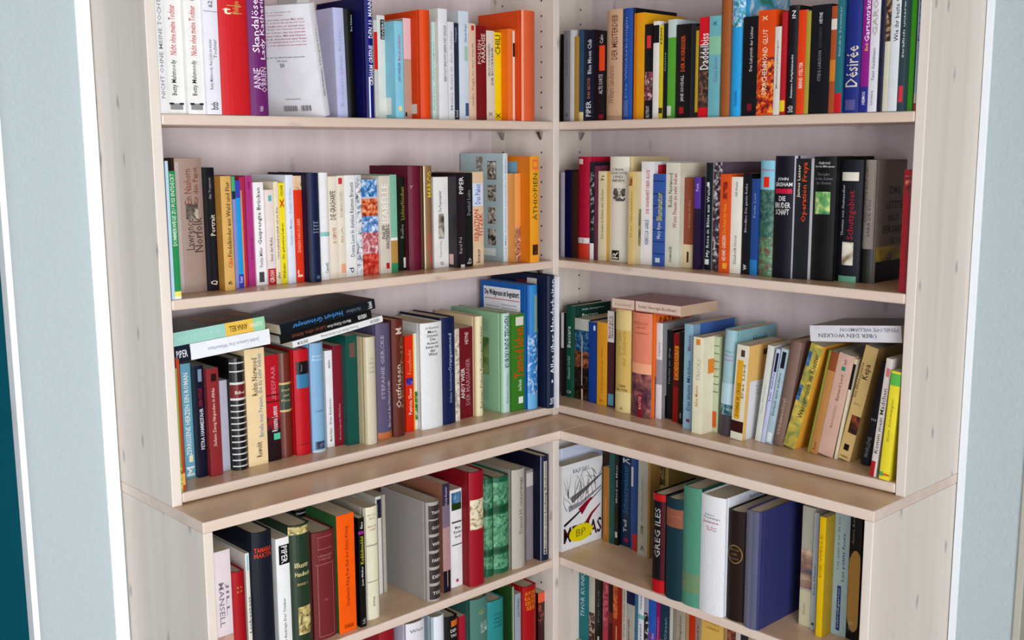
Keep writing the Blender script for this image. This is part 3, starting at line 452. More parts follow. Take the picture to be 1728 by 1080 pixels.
 ('bluish white paperback with faint blue lettering, right of the slim lemon-yellow, second-left row', -0.6987, 0.0167, 0.0622, 0.2118, 0.0, 0.1313, 'p', '#dfe4f0', [('T', 'Clown in Maske', 0.35, 0.6, '#8a9cc4', 0.5, 0.35), ('T', 'Dunkle Wolken', 0.65, 0.88, '#9aaccc', 0.5, 0.35)], None, []),
 ('vermilion paperback with face picture at top, right of the bluish white, second-left row', -0.6816, 0.0196, 0.0636, 0.2098, 0.0, 0.1301, 'p', '#dd3b24', [('N', 0.87, 1, '#e0b894', '#4a2c20', '#f0d8c0', 0, 1, 30), ('T', 'ZAREN HAUS LIEBE', 0.28, 0.6, '#f0a888', 0.5, 0.35), ('T', 'r', 0.05, 0.12, '#f4d0c0', 0.5, 0.6)], '#9a2420', []),
 ('dark navy hardback with small silver lines, right of the vermilion, second-left row', -0.6616, 0.0258, 0.0396, 0.2155, 0.0, 0.15, 'h', '#1c2646', [('H', 'Irene', 0.55, '#9fb0c8', 0.018, 0.5, 0.6), ('H', 'Dische', 0.52, '#9fb0c8', 0.018, 0.5, 0.6), ('H', 'Grossmama', 0.49, '#9fb0c8', 0.018, 0.6, 0.6), ('H', 'packt aus', 0.46, '#9fb0c8', 0.018, 0.6, 0.6), ('P', 0.03, 0.06, '#5a6a88', 0.5, 0.8)], '#161d33', []),
 ('white hardback with teal band, right of the dark navy, second-left row', -0.6235, 0.0212, 0.0571, 0.215, 0.0, 0.1333, 'h', '#eceef0', [('P', 0.41, 0.45, '#86c3c0', 0.0, 1.0), ('T', 'Canetti', 0.06, 0.16, '#2a2c30', 0.5, 0.4)], None, []),
 ('ivory paperback with black and red script, right of the white, second-left row', -0.6019, 0.0224, 0.0631, 0.207, 0.0, 0.1283, 'p', '#e9e0cd', [('T', 'D. CAPOTE', 0.35, 0.5, '#b0302c', 0.6, 0.4), ('T', 'DIE GRASHARFE', 0.58, 0.86, '#3a3430', 0.5, 0.6)], None, []),
 ('ivory paperback with orange spot at foot, right of the ivory, second-left row', -0.5791, 0.0181, 0.0634, 0.2078, 0.0, 0.1288, 'p', '#e6dccb', [('P', 0.92, 0.98, '#c03a44', 0.2, 0.7), ('P', 0.05, 0.14, '#e8a884', 0.3, 0.9), ('T', 'ROMAN EINES', 0.6, 0.85, '#c0b0a0', 0.5, 0.4), ('T', 'BLA', 0.35, 0.5, '#b8a898', 0.5, 0.3)], None, []),
 ('white paperback with slanted dark blue title, right of the ivory, second-left row', -0.5606, 0.0284, 0.0667, 0.2085, 0.0, 0.1293, 'p', '#eaebea', [('T', 'Donna Leon In dunklen Räumen Brunetti', 0.2, 0.93, '#4a5468', 0.65, 0.38), ('T', 'd', 0.04, 0.09, '#4a5468', 0.5, 0.4)], None, []),
 ('grey-white paperback with marbled photo, right of the white, second-left row', -0.5318, 0.0141, 0.0658, 0.2085, 0.0, 0.1293, 'p', '#b8bac2', [('N', 0, 1, '#cfd2da', '#5a6070', '#eceef0', 0.0, 1.0, 60)], None, []),
 ('colour-picture paperback in blue, orange and red, right of the grey-white, second-left row', -0.5173, 0.0417, 0.0683, 0.1989, 0.0, 0.1233, 'p', '#b8c0d4', [('N', 0.82, 1, '#4a8ac4', '#c8dcec', '#2a5a94', 0.0, 1.0, 60), ('N', 0.62, 0.8, '#d86a3c', '#f0b088', '#8a2c1c', 0.0, 1.0, 60), ('N', 0.45, 0.62, '#6a9cd4', '#e8ecf4', '#3a5a9a', 0.0, 1.0, 60), ('N', 0.0, 0.22, '#c83a2c', '#e07060', '#8a2018', 0.0, 1.0, 60), ('N', 0.22, 0.45, '#c86a6c', '#e8dce4', '#8a4a54', 0.0, 1.0, 60)], None, []),
 ('stone-grey paperback with white and black lettering, right of the colour-picture, second-left row', -0.4752, 0.0286, 0.062, 0.2056, 0.0, 0.1275, 'p', '#d2cabc', [('T', 'ISABELLE', 0.52, 0.92, '#f0eee8', 0.5, 0.6), ('T', 'PHILIPP', 0.36, 0.5, '#24201e', 0.35, 0.35), ('T', 'WINTERBERG', 0.25, 0.5, '#24201e', 0.7, 0.35), ('P', 0.05, 0.11, '#b0242c', 0.5, 0.8)], None, []),
 ('teal-and-ochre paperback with white diagonal, right of the stone-grey, second-left row', -0.4462, 0.019, 0.0646, 0.2076, 0.0, 0.1287, 'p', '#7fb8a2', [('P', 0.0, 0.35, '#b48a4c', 0.0, 1.0), ('P', 0.33, 0.36, '#e8e8e0', 0.0, 1.0), ('P', 0.0, 0.1, '#3a8a60', 0.0, 1.0)], None, []),
 ('black paperback with gold vertical title, right of the teal-and-ochre, second-left row', -0.4111, 0.021, 0.0837, 0.2003, 0.0, 0.1242, 'p', '#22251f', [('T', 'Lichterlöschen', 0.55, 0.9, '#9a9248', 0.6, 0.5), ('T', 'Reihe', 0.35, 0.5, '#8a8a84', 0.5, 0.4), ('P', 0.03, 0.14, '#d8d8d0', 0.6, 0.9)], None, []),
 ('maroon cloth hardback, taller than neighbours, right of the black, second-left row', -0.3897, 0.0329, 0.0686, 0.2252, 0.0, 0.144, 'h', '#6b2236', [('H', 'y', 0.8, '#a87a84', 0.03, 0.2, 0.2)], '#5c1c30', []),
 ('bronze-brown hardback with yellow title, right of the maroon, second-left row', -0.3564, 0.0224, 0.0586, 0.2249, 0.0, 0.154, 'h', '#8a6a48', [('T', 'MARCO', 0.7, 0.95, '#e6d22c', 0.65, 0.6), ('T', 'CABOVERDE', 0.02, 0.35, '#d84a5c', 0.65, 0.5), ('P', 0, 1, '#d8c8a8', 0, 0.1)], '#6a4a3a', []),
 ('white paperback with oval figure picture, right of the bronze-brown, second-left row', -0.3249, 0.0417, 0.0676, 0.1998, 0.0, 0.1239, 'p', '#ecebe9', [('N', 0.32, 0.6, '#8a8478', '#d8d0c4', '#4a4640', 0.3, 0.7, 30), ('T', 'Die Puppenspieler', 0.62, 0.85, '#2a2a2c', 0.45, 0.26), ('H', 'G', 0.05, '#3a3a3c', 0.035, 0.2, 0.5), ('T', 'Roman von Freytag', 0.12, 0.3, '#b8a0a0', 0.45, 0.25)], None, []),
 ('plum-black paperback with white slanted capitals, right of the white, second-left row', -0.2828, 0.0242, 0.0391, 0.2086, 0.0, 0.13, 'p', '#251d26', [('T', 'PIPER', 0.78, 0.96, '#e6e4e8', 0.55, 0.5), ('T', 'Karel Pol', 0.15, 0.32, '#a8a0a8', 0.4, 0.35), ('P', 0, 0.03, '#d8d8d8', 0.4, 0.9)], '#2a2428', [('P', 0.03, 0.14, '#cfa8a4', 0.0, 0.12)]),
 ('black paperback with grey lettering, right of the plum-black, second-left row', -0.2582, 0.0247, 0.0417, 0.2081, 0.0, 0.129, 'p', '#1b1a1f', [('T', 'Dunkel Leise', 0.55, 0.82, '#8a8a92', 0.5, 0.4), ('T', 'b', 0.03, 0.09, '#aaa', 0.5, 0.5)], None, []),
 ('sand paperback with red capitals and blue label, right of the black, second-left row', -0.2331, 0.0345, 0.0447, 0.2095, 0.0, 0.1299, 'p', '#dcc0a0', [('P', 0.64, 0.88, '#cfdcf0', 0.05, 0.95), ('T', 'Das Paket', 0.66, 0.87, '#3a5aa8', 0.5, 0.45), ('T', 'SEBASTIAN', 0.26, 0.6, '#b8322c', 0.35, 0.36), ('T', 'FITZEK', 0.32, 0.56, '#b8322c', 0.72, 0.36), ('T', 'knaur', 0.03, 0.18, '#5a4838', 0.5, 0.3)], None, []),
 ('slim pale-blue book with portrait photos on its cover, right of the sand, second-left row', -0.1284, 0.0142, 0.055, 0.2501, 0.0, 0.15, 'p', '#cfdde6', [('T', 'und Maja Schneider Leonardo in Italien', 0.05, 0.95, '#7a94a8', 0.5, 0.4)], '#a9bfc4', [('P', 0.76, 0.93, '#5a5650', 0.08, 0.3), ('N', 0.77, 0.92, '#8a8478', '#d8d0c4', '#2a2824', 0.09, 0.29, 60), ('N', 0.56, 0.71, '#8a8478', '#d8d0c4', '#2a2824', 0.09, 0.29, 60), ('N', 0.35, 0.5, '#8a8478', '#d8d0c4', '#2a2824', 0.09, 0.29, 60), ('N', 0.15, 0.3, '#8a8478', '#d8d0c4', '#2a2824', 0.09, 0.29, 60), ('P', 0.05, 0.12, '#dfe8e6', 0.1, 0.45), ('N', 0.84, 0.97, '#8a8478', '#b8c0bc', '#5a5650', 0.42, 0.58, 60)]),
 ('soft orange paperback with black cat silhouette, right of the slim pale-blue, second-left row', -0.1138, 0.0176, 0.0307, 0.2043, 0.0, 0.12, 'p', '#e8a05a', [('N', 0.0, 0.4, '#8a4a38', '#d8a080', '#e0b088', 0.0, 1.0, 60)], '#e0974e', [('P', 0.14, 0.4, '#2a1c14', 0.25, 0.5)]),
 ('tall orange guidebook with green capitals, woman picture, right of the soft orange, second-left row', -0.0958, 0.0288, -0.0006, 0.2432, 0.0, 0.16, 'p', '#eda02c', [('T', 'ÄTHIOPIEN', 0.4, 0.84, '#2c5c1c', 0.5, 0.6), ('P', 0.88, 0.97, '#e86a48', 0.25, 0.85), ('P', 0.9, 0.95, '#eda02c', 0.35, 0.75), ('N', 0.07, 0.17, '#4a2414', '#8a5a3c', '#2a1208', 0.25, 0.85, 30)], '#d8761e', [('P', 0.74, 0.95, '#7ba2b8', 0.2, 0.55), ('N', 0.76, 0.97, '#c8501c', '#e8903c', '#8a2c10', 0.5, 0.9, 20)]),
]),
('R', 0, 0.3751, 'books on the second-right row',[
 ('thin grey-lavender book at the corner post, second-right row', -0.0492, 0.0128, 0.0534, 0.204, 0.0, 0.1265, 'p', '#b8b6c6', [], None, []),
 ('midnight-blue paperback, right of the thin grey-lavender, second-right row', -0.036, 0.0225, 0.0545, 0.2099, 0.0, 0.1301, 'p', '#1b1c40', [], None, []),
 ('dark brown paperback, right of the midnight-blue, second-right row', -0.0131, 0.0183, 0.0554, 0.2073, 0.0, 0.1285, 'p', '#3c2a22', [], None, []),
 ('glossy crimson hardback with white label, right of the dark brown, second-right row', 0.0056, 0.0413, 0.0532, 0.2408, 0.0, 0.14, 'h', '#a61c36', [('P', 0.155, 0.21, '#d8cccc', 0.0, 1.0), ('P', 0, 0.15, '#c23a2a', 0.0, 1.0), ('T', 'Rot', 0.16, 0.2, '#666', 0.5, 0.12), ('P', 0.93, 0.98, '#e0c8c4', 0.1, 0.5)], None, []),
 ('thin dark photo book with white foot, right of the glossy crimson, second-right row', 0.0473, 0.0129, 0.0542, 0.2285, 0.0, 0.1417, 'p', '#2a2a34', [('N', 0.3, 0.9, '#2a2a34', '#a8b0c0', '#15151a', 0.0, 1.0, 60), ('P', 0, 0.17, '#ece8e8', 0.0, 1.0)], None, []),
 ('thin plum paperback, right of the thin dark, second-right row', 0.0605, 0.0141, 0.0553, 0.2204, 0.0, 0.1366, 'p', '#6a3448', [], None, []),
 ('cream paperback with brown lettering, ochre side, right of the thin plum, second-right row', 0.075, 0.0262, 0.0526, 0.2083, 0.0, 0.1291, 'p', '#ded2ae', [('T', 'Die Liebe in Zeiten der Cholera', 0.25, 0.8, '#7a6a50', 0.5, 0.3), ('T', 'h', 0.9, 0.95, '#7a6a50', 0.5, 0.4)], '#c09848', []),
 ('broad ivory hardback with black castle drawing, right of the cream, second-right row', 0.1016, 0.0582, 0.0583, 0.2416, 0.0, 0.15, 'h', '#e5e2d4', [('H', 'ÜBER', 0.88, '#3a3834', 0.024, 0.6, 0.5), ('H', 'SCHICHTE', 0.845, '#3a3834', 0.024, 0.8, 0.5), ('H', 'UND', 0.81, '#3a3834', 0.024, 0.5, 0.5), ('H', 'INDIEN', 0.775, '#3a3834', 0.024, 0.6, 0.5), ('N', 0.58, 0.7, '#1f1c1c', '#7a7468', '#e5e2d4', 0.25, 0.85, 60), ('P', 0.02, 0.11, '#1c1c1c', 0.2, 0.6), ('T', 'R', 0.03, 0.1, '#e5e2d4', 0.4, 0.3)], '#d8c898', []),
 ('straw-yellow paperback with painted figures, right of the broad ivory, second-right row', 0.1807, 0.0201, 0.0362, 0.2084, 0.0, 0.12, 'p', '#dcc07c', [('T', 'Der Glasbläser', 0.3, 0.8, '#a8863c', 0.5, 0.3), ('N', 0.85, 0.95, '#a86a3c', '#e0c890', '#6a4a24', 0.1, 0.6, 40)], '#c8b890', [('N', 0.2, 0.6, '#6a6a38', '#c0a050', '#4a3a30', 0, 0.7, 25)]),
 ('white paperback with red title over blue name, right of the straw-yellow, second-right row', 0.2011, 0.0369, 0.0567, 0.2306, 0.0, 0.143, 'p', '#e8e6e8', [('T', 'REBECCA GABLÉ', 0.2, 0.44, '#2c3a80', 0.45, 0.36), ('T', 'DIE WAHRHEIT ÜBER ALICE', 0.5, 0.92, '#c02c3c', 0.5, 0.32)], '#dadade', [('P', 0.8, 0.97, '#c03040', 0, 0.3)]),
 ('banded blue paperback with yellow-green title, right of the white, second-right row', 0.2384, 0.0327, 0.0533, 0.2037, 0.0, 0.1263, 'p', '#3a5ba4', [('P', 0.13, 0.14, '#1f3568', 0.0, 1.0), ('P', 0.26, 0.27, '#1f3568', 0.0, 1.0), ('P', 0.39, 0.4, '#1f3568', 0.0, 1.0), ('P', 0.52, 0.53, '#1f3568', 0.0, 1.0), ('P', 0.65, 0.66, '#1f3568', 0.0, 1.0), ('P', 0.78, 0.79, '#1f3568', 0.0, 1.0), ('P', 0.92, 0.93, '#1f3568', 0.0, 1.0), ('T', 'Mary Ryan', 0.3, 0.48, '#c8d4e8', 0.6, 0.4), ('T', 'Illuminator', 0.5, 0.8, '#cfd06a', 0.6, 0.5), ('P', 0.04, 0.09, '#c8d4e8', 0.3, 0.7)], None, []),
 ('oatmeal paperback with dark name and red title, right of the banded blue, second-right row', 0.2715, 0.0387, 0.0564, 0.2284, 0.0, 0.14, 'p', '#d9d8c8', [('T', 'Robin Norwood', 0.58, 0.9, '#4a4840', 0.35, 0.3), ('T', 'Wenn Frauen zu sehr lieben', 0.38, 0.9, '#b0444c', 0.68, 0.28), ('T', 'rowohlt', 0.05, 0.2, '#4a4840', 0.4, 0.26)], '#cfc8b4', []),
 ('russet paperback with cream foot label, right of the oatmeal, second-right row', 0.3106, 0.0259, 0.0718, 0.1966, 0.0, 0.1219, 'p', '#8c4a34', [('T', 'Im Schatten der Burg', 0.45, 0.75, '#c08a70', 0.6, 0.3), ('P', 0, 0.26, '#dcc8a0', 0.0, 1.0), ('P', 0.06, 0.18, '#3a2a20', 0.4, 0.6)], '#7a2c24', []),
 ('violet-topped dark paperback, right of the russet, second-right row', 0.3475, 0.0175, 0.0584, 0.1986, 0.0, 0.1231, 'p', '#2a2038', [('P', 0.66, 1, '#5a3a9a', 0.0, 1.0), ('T', 'Forx', 0.85, 0.93, '#d8d0e8', 0.5, 0.4)], None, []),
 ('dark petrol hardback with white handwritten title, right of the violet-topped, second-right row', 0.3654, 0.0235, 0.0696, 0.2288, 0.0, 0.13, 'h', '#18262c', [('T', 'My Rose in Blüte aus Weite', 0.12, 0.78, '#dfe6e8', 0.55, 0.42), ('P', 0.78, 0.82, '#e8ecec', 0.3, 0.6), ('P', 0.05, 0.1, '#e8ecec', 0.2, 0.7)], '#b8b4b8', []),
 ('plum paperback with white swirls, right of the dark petrol, second-right row', 0.3996, 0.0213, 0.0561, 0.2303, 0.0, 0.1428, 'p', '#5a4a58', [('N', 0, 1, '#4a3a48', '#d8d4d8', '#2a2028', 0.0, 1.0, 60)], None, []),
 ('orange paperback with amber lettering, right of the plum, second-right row', 0.4213, 0.0267, 0.0497, 0.2061, 0.0, 0.1278, 'p', '#dc5624', [('T', 'ADAMS GARDEN', 0.12, 0.38, '#f4dcc8', 0.5, 0.35), ('T', 'Die Kunst der Hexe', 0.4, 0.7, '#f0a43c', 0.5, 0.35), ('N', 0.75, 0.92, '#a8321c', '#dc5624', '#6a1c10', 0.3, 0.7, 40), ('P', 0.04, 0.1, '#f0a43c', 0.4, 0.8)], None, []),
 ('ivory slim paperback with faint script, right of the orange, second-right row', 0.4484, 0.0258, 0.0515, 0.2004, 0.0, 0.1242, 'p', '#e9e6db', [('T', 'Hill House', 0.8, 0.95, '#6a6860', 0.5, 0.25), ('T', 'Elizabeth Strout', 0.1, 0.4, '#8a887c', 0.5, 0.3), ('H', 'o', 0.26, '#2a2a28', 0.015, 0.2, 0.5)], None, []),
 ('black paperback with slanted white lettering, right of the ivory, second-right row', 0.4747, 0.0205, 0.0543, 0.2079, 0.0, 0.1289, 'p', '#1c1c22', [('T', 'Bloodline Die ganze Reihe', 0.42, 0.9, '#b8bac0', 0.5, 0.35), ('T', 'w', 0.04, 0.1, '#ccc', 0.5, 0.4)], None, []),
 ('blue paperback with paler foot, right of the black, second-right row', 0.4956, 0.0175, 0.0556, 0.1973, 0.0, 0.1223, 'p', '#2a4a8c', [('P', 0, 0.16, '#2f78b8', 0.0, 1.0), ('T', 'Paula Levi', 0.6, 0.85, '#8aa4d0', 0.5, 0.3)], None, []),
 ('sky-and-meadow book with red dot sticker, right of the blue, second-right row', 0.5135, 0.0372, 0.0546, 0.2345, 0.0, 0.1454, 'h', '#76b4c8', [('N', 0.0, 0.75, '#3a6a58', '#5a7a70', '#28404a', 0.0, 1.0, 60), ('N', 0.0, 0.34, '#4a7a58', '#7a9a70', '#7a3a40', 0.0, 1.0, 60), ('P', 0.75, 1, '#86c0d6', 0.0, 1.0), ('H', 'Atlanta', 0.92, '#c03a5c', 0.02, 0.8, 0.5), ('P', 0.77, 0.86, '#e0301c', 0.3, 0.65)], None, []),
 ('blue-black hardback with stacked white capitals and red bar, right of the sky-and-meadow, second-right row', 0.5511, 0.043, 0.0493, 0.2435, 0.0, 0.15, 'h', '#111726', [('H', 'JOHN', 0.81, '#e8e8ea', 0.033, 0.55, 0.5), ('H', 'GRISHAM', 0.77, '#e8e8ea', 0.033, 0.9, 0.5), ('P', 0.695, 0.735, '#c01c3c', 0.08, 0.95), ('H', 'DIE', 0.655, '#e8e8ea', 0.038, 0.35, 0.5), ('H', 'BRUDER', 0.6, '#e8e8ea', 0.045, 0.8, 0.5), ('H', 'SCHAFT', 0.545, '#e8e8ea', 0.045, 0.7, 0.5)], '#c8c4d4', [('P', 0, 1, '#1c2450', 0, 0.06)]),
 ('charcoal paperback with orange slanted title, right of the blue-black, second-right row', 0.5944, 0.034, 0.0604, 0.2383, 0.0, 0.14, 'p', '#26282c', [('T', 'James Lasser', 0.68, 0.95, '#ece8c8', 0.25, 0.25), ('T', 'Operation Freya', 0.48, 0.97, '#e8501c', 0.65, 0.4)], '#c4c4c8', []),
 ('thick black hardback with green picture square, right of the charcoal, second-right row', 0.6288, 0.0491, 0.0651, 0.2423, 0.0, 0.1475, 'h', '#12151d', [('H', 'Gabriel', 0.95, '#c8c8cc', 0.022, 0.5, 0.5), ('H', 'García Márquez', 0.92, '#c8c8cc', 0.022, 0.85, 0.5), ('H', 'Die Liebe', 0.86, '#7a7a84', 0.022, 0.5, 0.5), ('H', 'in den Zeiten', 0.825, '#7a7a84', 0.022, 0.75, 0.5), ('H', 'der Cholera', 0.79, '#7a7a84', 0.022, 0.65, 0.5), ('N', 0.54, 0.72, '#6aa85c', '#d0dc90', '#3a7a58', 0.15, 0.82, 25)], None, []),
 ('dark grey hardback with white swoosh and red title, right of the thick black, second-right row', 0.6783, 0.0472, 0.0813, 0.2361, 0.0, 0.13, 'h', '#23242a', [('T', 'Thomas von Steinaecker', 0.38, 0.8, '#c4c4ca', 0.2, 0.14), ('T', 'Schutzgebiet', 0.35, 0.75, '#9a2434', 0.62, 0.35), ('N', 0.14, 0.33, '#dcd8c8', '#ece8d8', '#8a7a60', 0.25, 0.75, 20), ('P', 0.83, 0.9, '#dcd8c8', 0.1, 0.85), ('P', 0, 0.05, '#6aa88c', 0.1, 0.9)], None, []),
 ('pewter-grey novel showing its cover with yellow skyline, right of the dark grey, second-right row', 0.7259, 0.0223, 0.0894, 0.2361, 0.0, 0.1232, 'h', '#93877f', [('T', 'SARA DE VOS', 0.38, 0.68, '#4a443e', 0.6, 0.3), ('T', 'DAS LETZTE BILD DER', 0.5, 0.95, '#5a524a', 0.25, 0.26), ('P', 0, 0.28, '#2a2724', 0.0, 1.0)], '#8a7f77', [('P', 0, 0.29, '#1f1c18', 0, 1), ('N', 0.17, 0.29, '#b8a02c', '#e0c040', '#4a3c14', 0, 1, 12), ('S', 'DAS', 0.72, 0.78, '#2c2824', 0.4, 0.8), ('S', 'LETZTE', 0.6, 0.66, '#2c2824', 0.3, 0.9), ('S', 'BILD', 0.5, 0.55, '#2c2824', 0.4, 0.8), ('S', 'DER SARA', 0.4, 0.46, '#2c2824', 0.2, 0.95), ('S', 'DE VOS', 0.31, 0.36, '#2c2824', 0.5, 0.95)]),
 ('brick-red paperback at the right side panel, right of the pewter-grey, second-right row', 0.8466, 0.0157, 0.01, 0.2202, 0.0, 0.1365, 'p', '#94262c', [('N', 0.8, 0.95, '#94262c', '#d08868', '#5a141a', 0.2, 0.9, 40)], None, []),
]),
('L', 0, 0.0227, 'books on the third-left row',[
 ('thin green comic with yellow spots, third-left row', -0.9752, 0.0041, 0.004, 0.2293, 0.0, 0.1422, 'p', '#8aa050', [('N', 0.03, 0.2, '#d8c84c', '#3a4a20', '#8aa050', 0.0, 1.0, 60)], None, []),
 ('thin brick-red book, right of the thin green, third-left row', -0.9707, 0.0059, 0.006, 0.2454, 0.0, 0.1488, 'p', '#b0442c', [('P', 0.05, 0.14, '#e0a060', 0.0, 1.0)], None, []),
 ('turquoise patterned book with white banner title, right of the thin brick-red, third-left row', -0.9301, 0.0197, 0.0743, 0.2203, 0.0, 0.1366, 'p', '#6ba3b8', [('T', 'ZERRISSENE HERZEN EIN ROMAN', 0.2, 0.92, '#e6ebe8', 0.45, 0.5), ('T', 'M', 0.02, 0.1, '#dfe6e6', 0.5, 0.8), ('P', 0.14, 0.2, '#e8dfb8', 0.4, 0.8)], None, []),
 ('blue-black paperback with white and red capitals, right of the turquoise patterned, third-left row', -0.91, 0.0196, 0.0633, 0.2146, 0.0, 0.1331, 'p', '#1d2030', [('T', 'PETRA HAMMESFAHR', 0.25, 0.62, '#dcdce2', 0.6, 0.4), ('T', 'DER STILLE', 0.64, 0.8, '#a82838', 0.55, 0.35), ('P', 0.86, 0.97, '#7a94a8', 0.4, 0.8)], None, []),
 ('brick-brown paperback with slanted white title, right of the blue-black, third-left row', -0.89, 0.0241, 0.0518, 0.2085, 0.0, 0.1293, 'p', '#8a3034', [('T', 'Stefanie Zweig Nirgendwo in Afrika', 0.28, 0.82, '#dcc0b8', 0.5, 0.36), ('P', 0.88, 0.95, '#2a1a18', 0.35, 0.8)], None, []),
 ('slim lilac-grey paperback, right of the brick-brown, third-left row', -0.8554, 0.016, 0.0701, 0.1783, 0.0, 0.1105, 'p', '#b5b4c4', [], None, []),
 ('black leather volume ringed with silver bands, red panel, right of the slim lilac-grey, third-left row', -0.839, 0.0327, 0.0521, 0.2201, 0.0, 0.14, 'l', '#14161f', [('P', 0.03, 0.042, '#c8c8c8', 0.0, 1.0), ('P', 0.085, 0.097, '#c8c8c8', 0.0, 1.0), ('P', 0.14, 0.152, '#c8c8c8', 0.0, 1.0), ('P', 0.195, 0.207, '#c8c8c8', 0.0, 1.0), ('P', 0.25, 0.262, '#c8c8c8', 0.0, 1.0), ('P', 0.305, 0.317, '#c8c8c8', 0.0, 1.0), ('P', 0.36, 0.372, '#c8c8c8', 0.0, 1.0), ('P', 0.415, 0.427, '#c8c8c8', 0.0, 1.0), ('P', 0.47, 0.482, '#c8c8c8', 0.0, 1.0), ('P', 0.525, 0.537, '#c8c8c8', 0.0, 1.0), ('P', 0.58, 0.592, '#c8c8c8', 0.0, 1.0), ('P', 0.63, 0.65, '#d0d0cc', 0.0, 1.0), ('P', 0.65, 0.77, '#6e2026', 0.0, 1.0), ('P', 0.77, 0.79, '#d0d0cc', 0.0, 1.0), ('P', 0.88, 0.892, '#c8c8c8', 0.0, 1.0), ('P', 0.955, 0.967, '#c8c8c8', 0.0, 1.0), ('H', 'Bibel', 0.7, '#e0d0c0', 0.03, 0.6, 0.5)], None, []),
 ('butter-yellow paperback with black name and blue title, right of the black leather, third-left row', -0.8059, 0.0427, 0.0583, 0.2333, 0.0, 0.15, 'p', '#ead0a2', [('T', 'Robin Norwood', 0.6, 0.92, '#3a3224', 0.45, 0.3), ('T', 'Briefe von Frauen, die zu sehr lieben', 0.24, 0.95, '#6a86a4', 0.72, 0.28), ('T', 'Rowohlt', 0.07, 0.2, '#3a3224', 0.55, 0.3)], None, []),
 ('red-to-black paperback with silver lettering, right of the butter-yellow, third-left row', -0.7629, 0.0332, 0.0636, 0.2139, 0.0, 0.1326, 'p', '#b3202c', [('P', 0, 0.36, '#2a1a22', 0.0, 1.0), ('N', 0.3, 0.42, '#6a1a24', '#2a1a22', '#b3202c', 0.0, 1.0, 60), ('T', 'Rosanne Lennox', 0.28, 0.52, '#e6dcdc', 0.6, 0.4), ('T', 'LIEBESPAAR', 0.56, 0.9, '#d0707c', 0.6, 0.3), ('P', 0.2, 0.26, '#58c09a', 0.5, 0.95), ('P', 0.56, 0.57, '#3a1418', 0, 0.95), ('P', 0.62, 0.63, '#3a1418', 0, 0.95)], None, []),
 ('brown leather volume with green title panel, right of the red-to-black, third-left row', -0.7293, 0.0334, 0.066, 0.2139, 0.0, 0.139, 'l', '#6b3227', [('P', 0.46, 0.7, '#3f4a3e', 0.0, 1.0), ('P', 0.7, 0.72, '#c8b078', 0.0, 1.0), ('P', 0.44, 0.46, '#c8b078', 0.0, 1.0), ('H', 'Stein', 0.65, '#c8b078', 0.022, 0.6, 0.5), ('H', 'und', 0.6, '#c8b078', 0.022, 0.35, 0.5), ('H', 'Flöte', 0.55, '#c8b078', 0.022, 0.6, 0.5)], None, []),
 ('bright red hardback with black and blue labels, right of the brown leather, third-left row', -0.6955, 0.0349, 0.0573, 0.2171, 0.0, 0.14, 'h', '#b81c26', [('P', 0.77, 0.89, '#14161c', 0.1, 0.95), ('P', 0.64, 0.77, '#3a78a0', 0.1, 0.95), ('P', 0.1, 0.107, '#5a1418', 0.1, 0.95), ('T', 'Faust', 0.8, 0.86, '#8a8a90', 0.4, 0.1)], None, []),
 ('sky-blue hardback with fish-bowl emblem, right of the bright red, third-left row', -0.6603, 0.0309, 0.0524, 0.2273, 0.0, 0.1409, 'h', '#7fa9cc', [('H', 'Irving', 0.88, '#cfe0ee', 0.022, 0.7, 0.5), ('H', 'Fischer', 0.85, '#cfe0ee', 0.022, 0.8, 0.5), ('H', 'ROMAN', 0.38, '#5a7a94', 0.018, 0.6, 0.5), ('N', 0.03, 0.1, '#3a4a6a', '#c8b0a8', '#20283a', 0.15, 0.85, 40), ('P', 0, 0.02, '#c8d4dc', 0.0, 1.0)], None, []),
 ('slim white paperback with black lettering, right of the sky-blue, third-left row', -0.6169, 0.0176, 0.0696, 0.2044, 0.0, 0.1267, 'p', '#ebebef', [('T', 'Martin Walser', 0.06, 0.2, '#3a3a3e', 0.5, 0.35), ('T', 'Das Einhorn', 0.24, 0.5, '#4a4a4e', 0.5, 0.3), ('T', 'ein', 0.82, 0.9, '#2a2a2e', 0.5, 0.3)], None, []),
 ('wine-red paperback with faint lettering, right of the slim white, third-left row', -0.5989, 0.0216, 0.0672, 0.2132, 0.0, 0.1322, 'p', '#7c2430', [('T', 'Roma Ligocka Mädchen', 0.06, 0.42, '#c08a90', 0.6, 0.3)], None, []),
 ('dark green hardback with rust patch, right of the wine-red, third-left row', -0.5769, 0.0282, 0.0517, 0.2332, 0.0, 0.14, 'p', '#215048', [('P', 0.8, 0.93, '#6a5048', 0.3, 0.8)], None, []),
 ('linen-cream hardback with worn grey title, right of the dark green, third-left row', -0.5483, 0.03, 0.0243, 0.2292, 0.0, 0.14, 'h', '#cdc4ae', [('H', 'Der', 0.8, '#9aa090', 0.022, 0.3, 0.55), ('H', 'Richter', 0.76, '#9aa090', 0.022, 0.5, 0.55), ('H', 'und sein', 0.72, '#9aa090', 0.022, 0.5, 0.55), ('H', 'Henker', 0.68, '#9aa090', 0.022, 0.5, 0.55)], '#b5a684', []),
 ('grey-violet hardback with spaced letters and orange foot, right of the linen-cream, third-left row', -0.5054, 0.0374, 0.0405, 0.2506, 0.0, 0.1488, 'h', '#5a5470', [('P', 0, 0.06, '#b86a3c', 0.0, 1.0), ('T', 'STEFANIE GERCKE', 0.35, 0.9, '#a8a0b4', 0.35, 0.22), ('T', 'Ein Land das Himmel heißt', 0.1, 0.5, '#cfc8d4', 0.75, 0.2)], None, []),
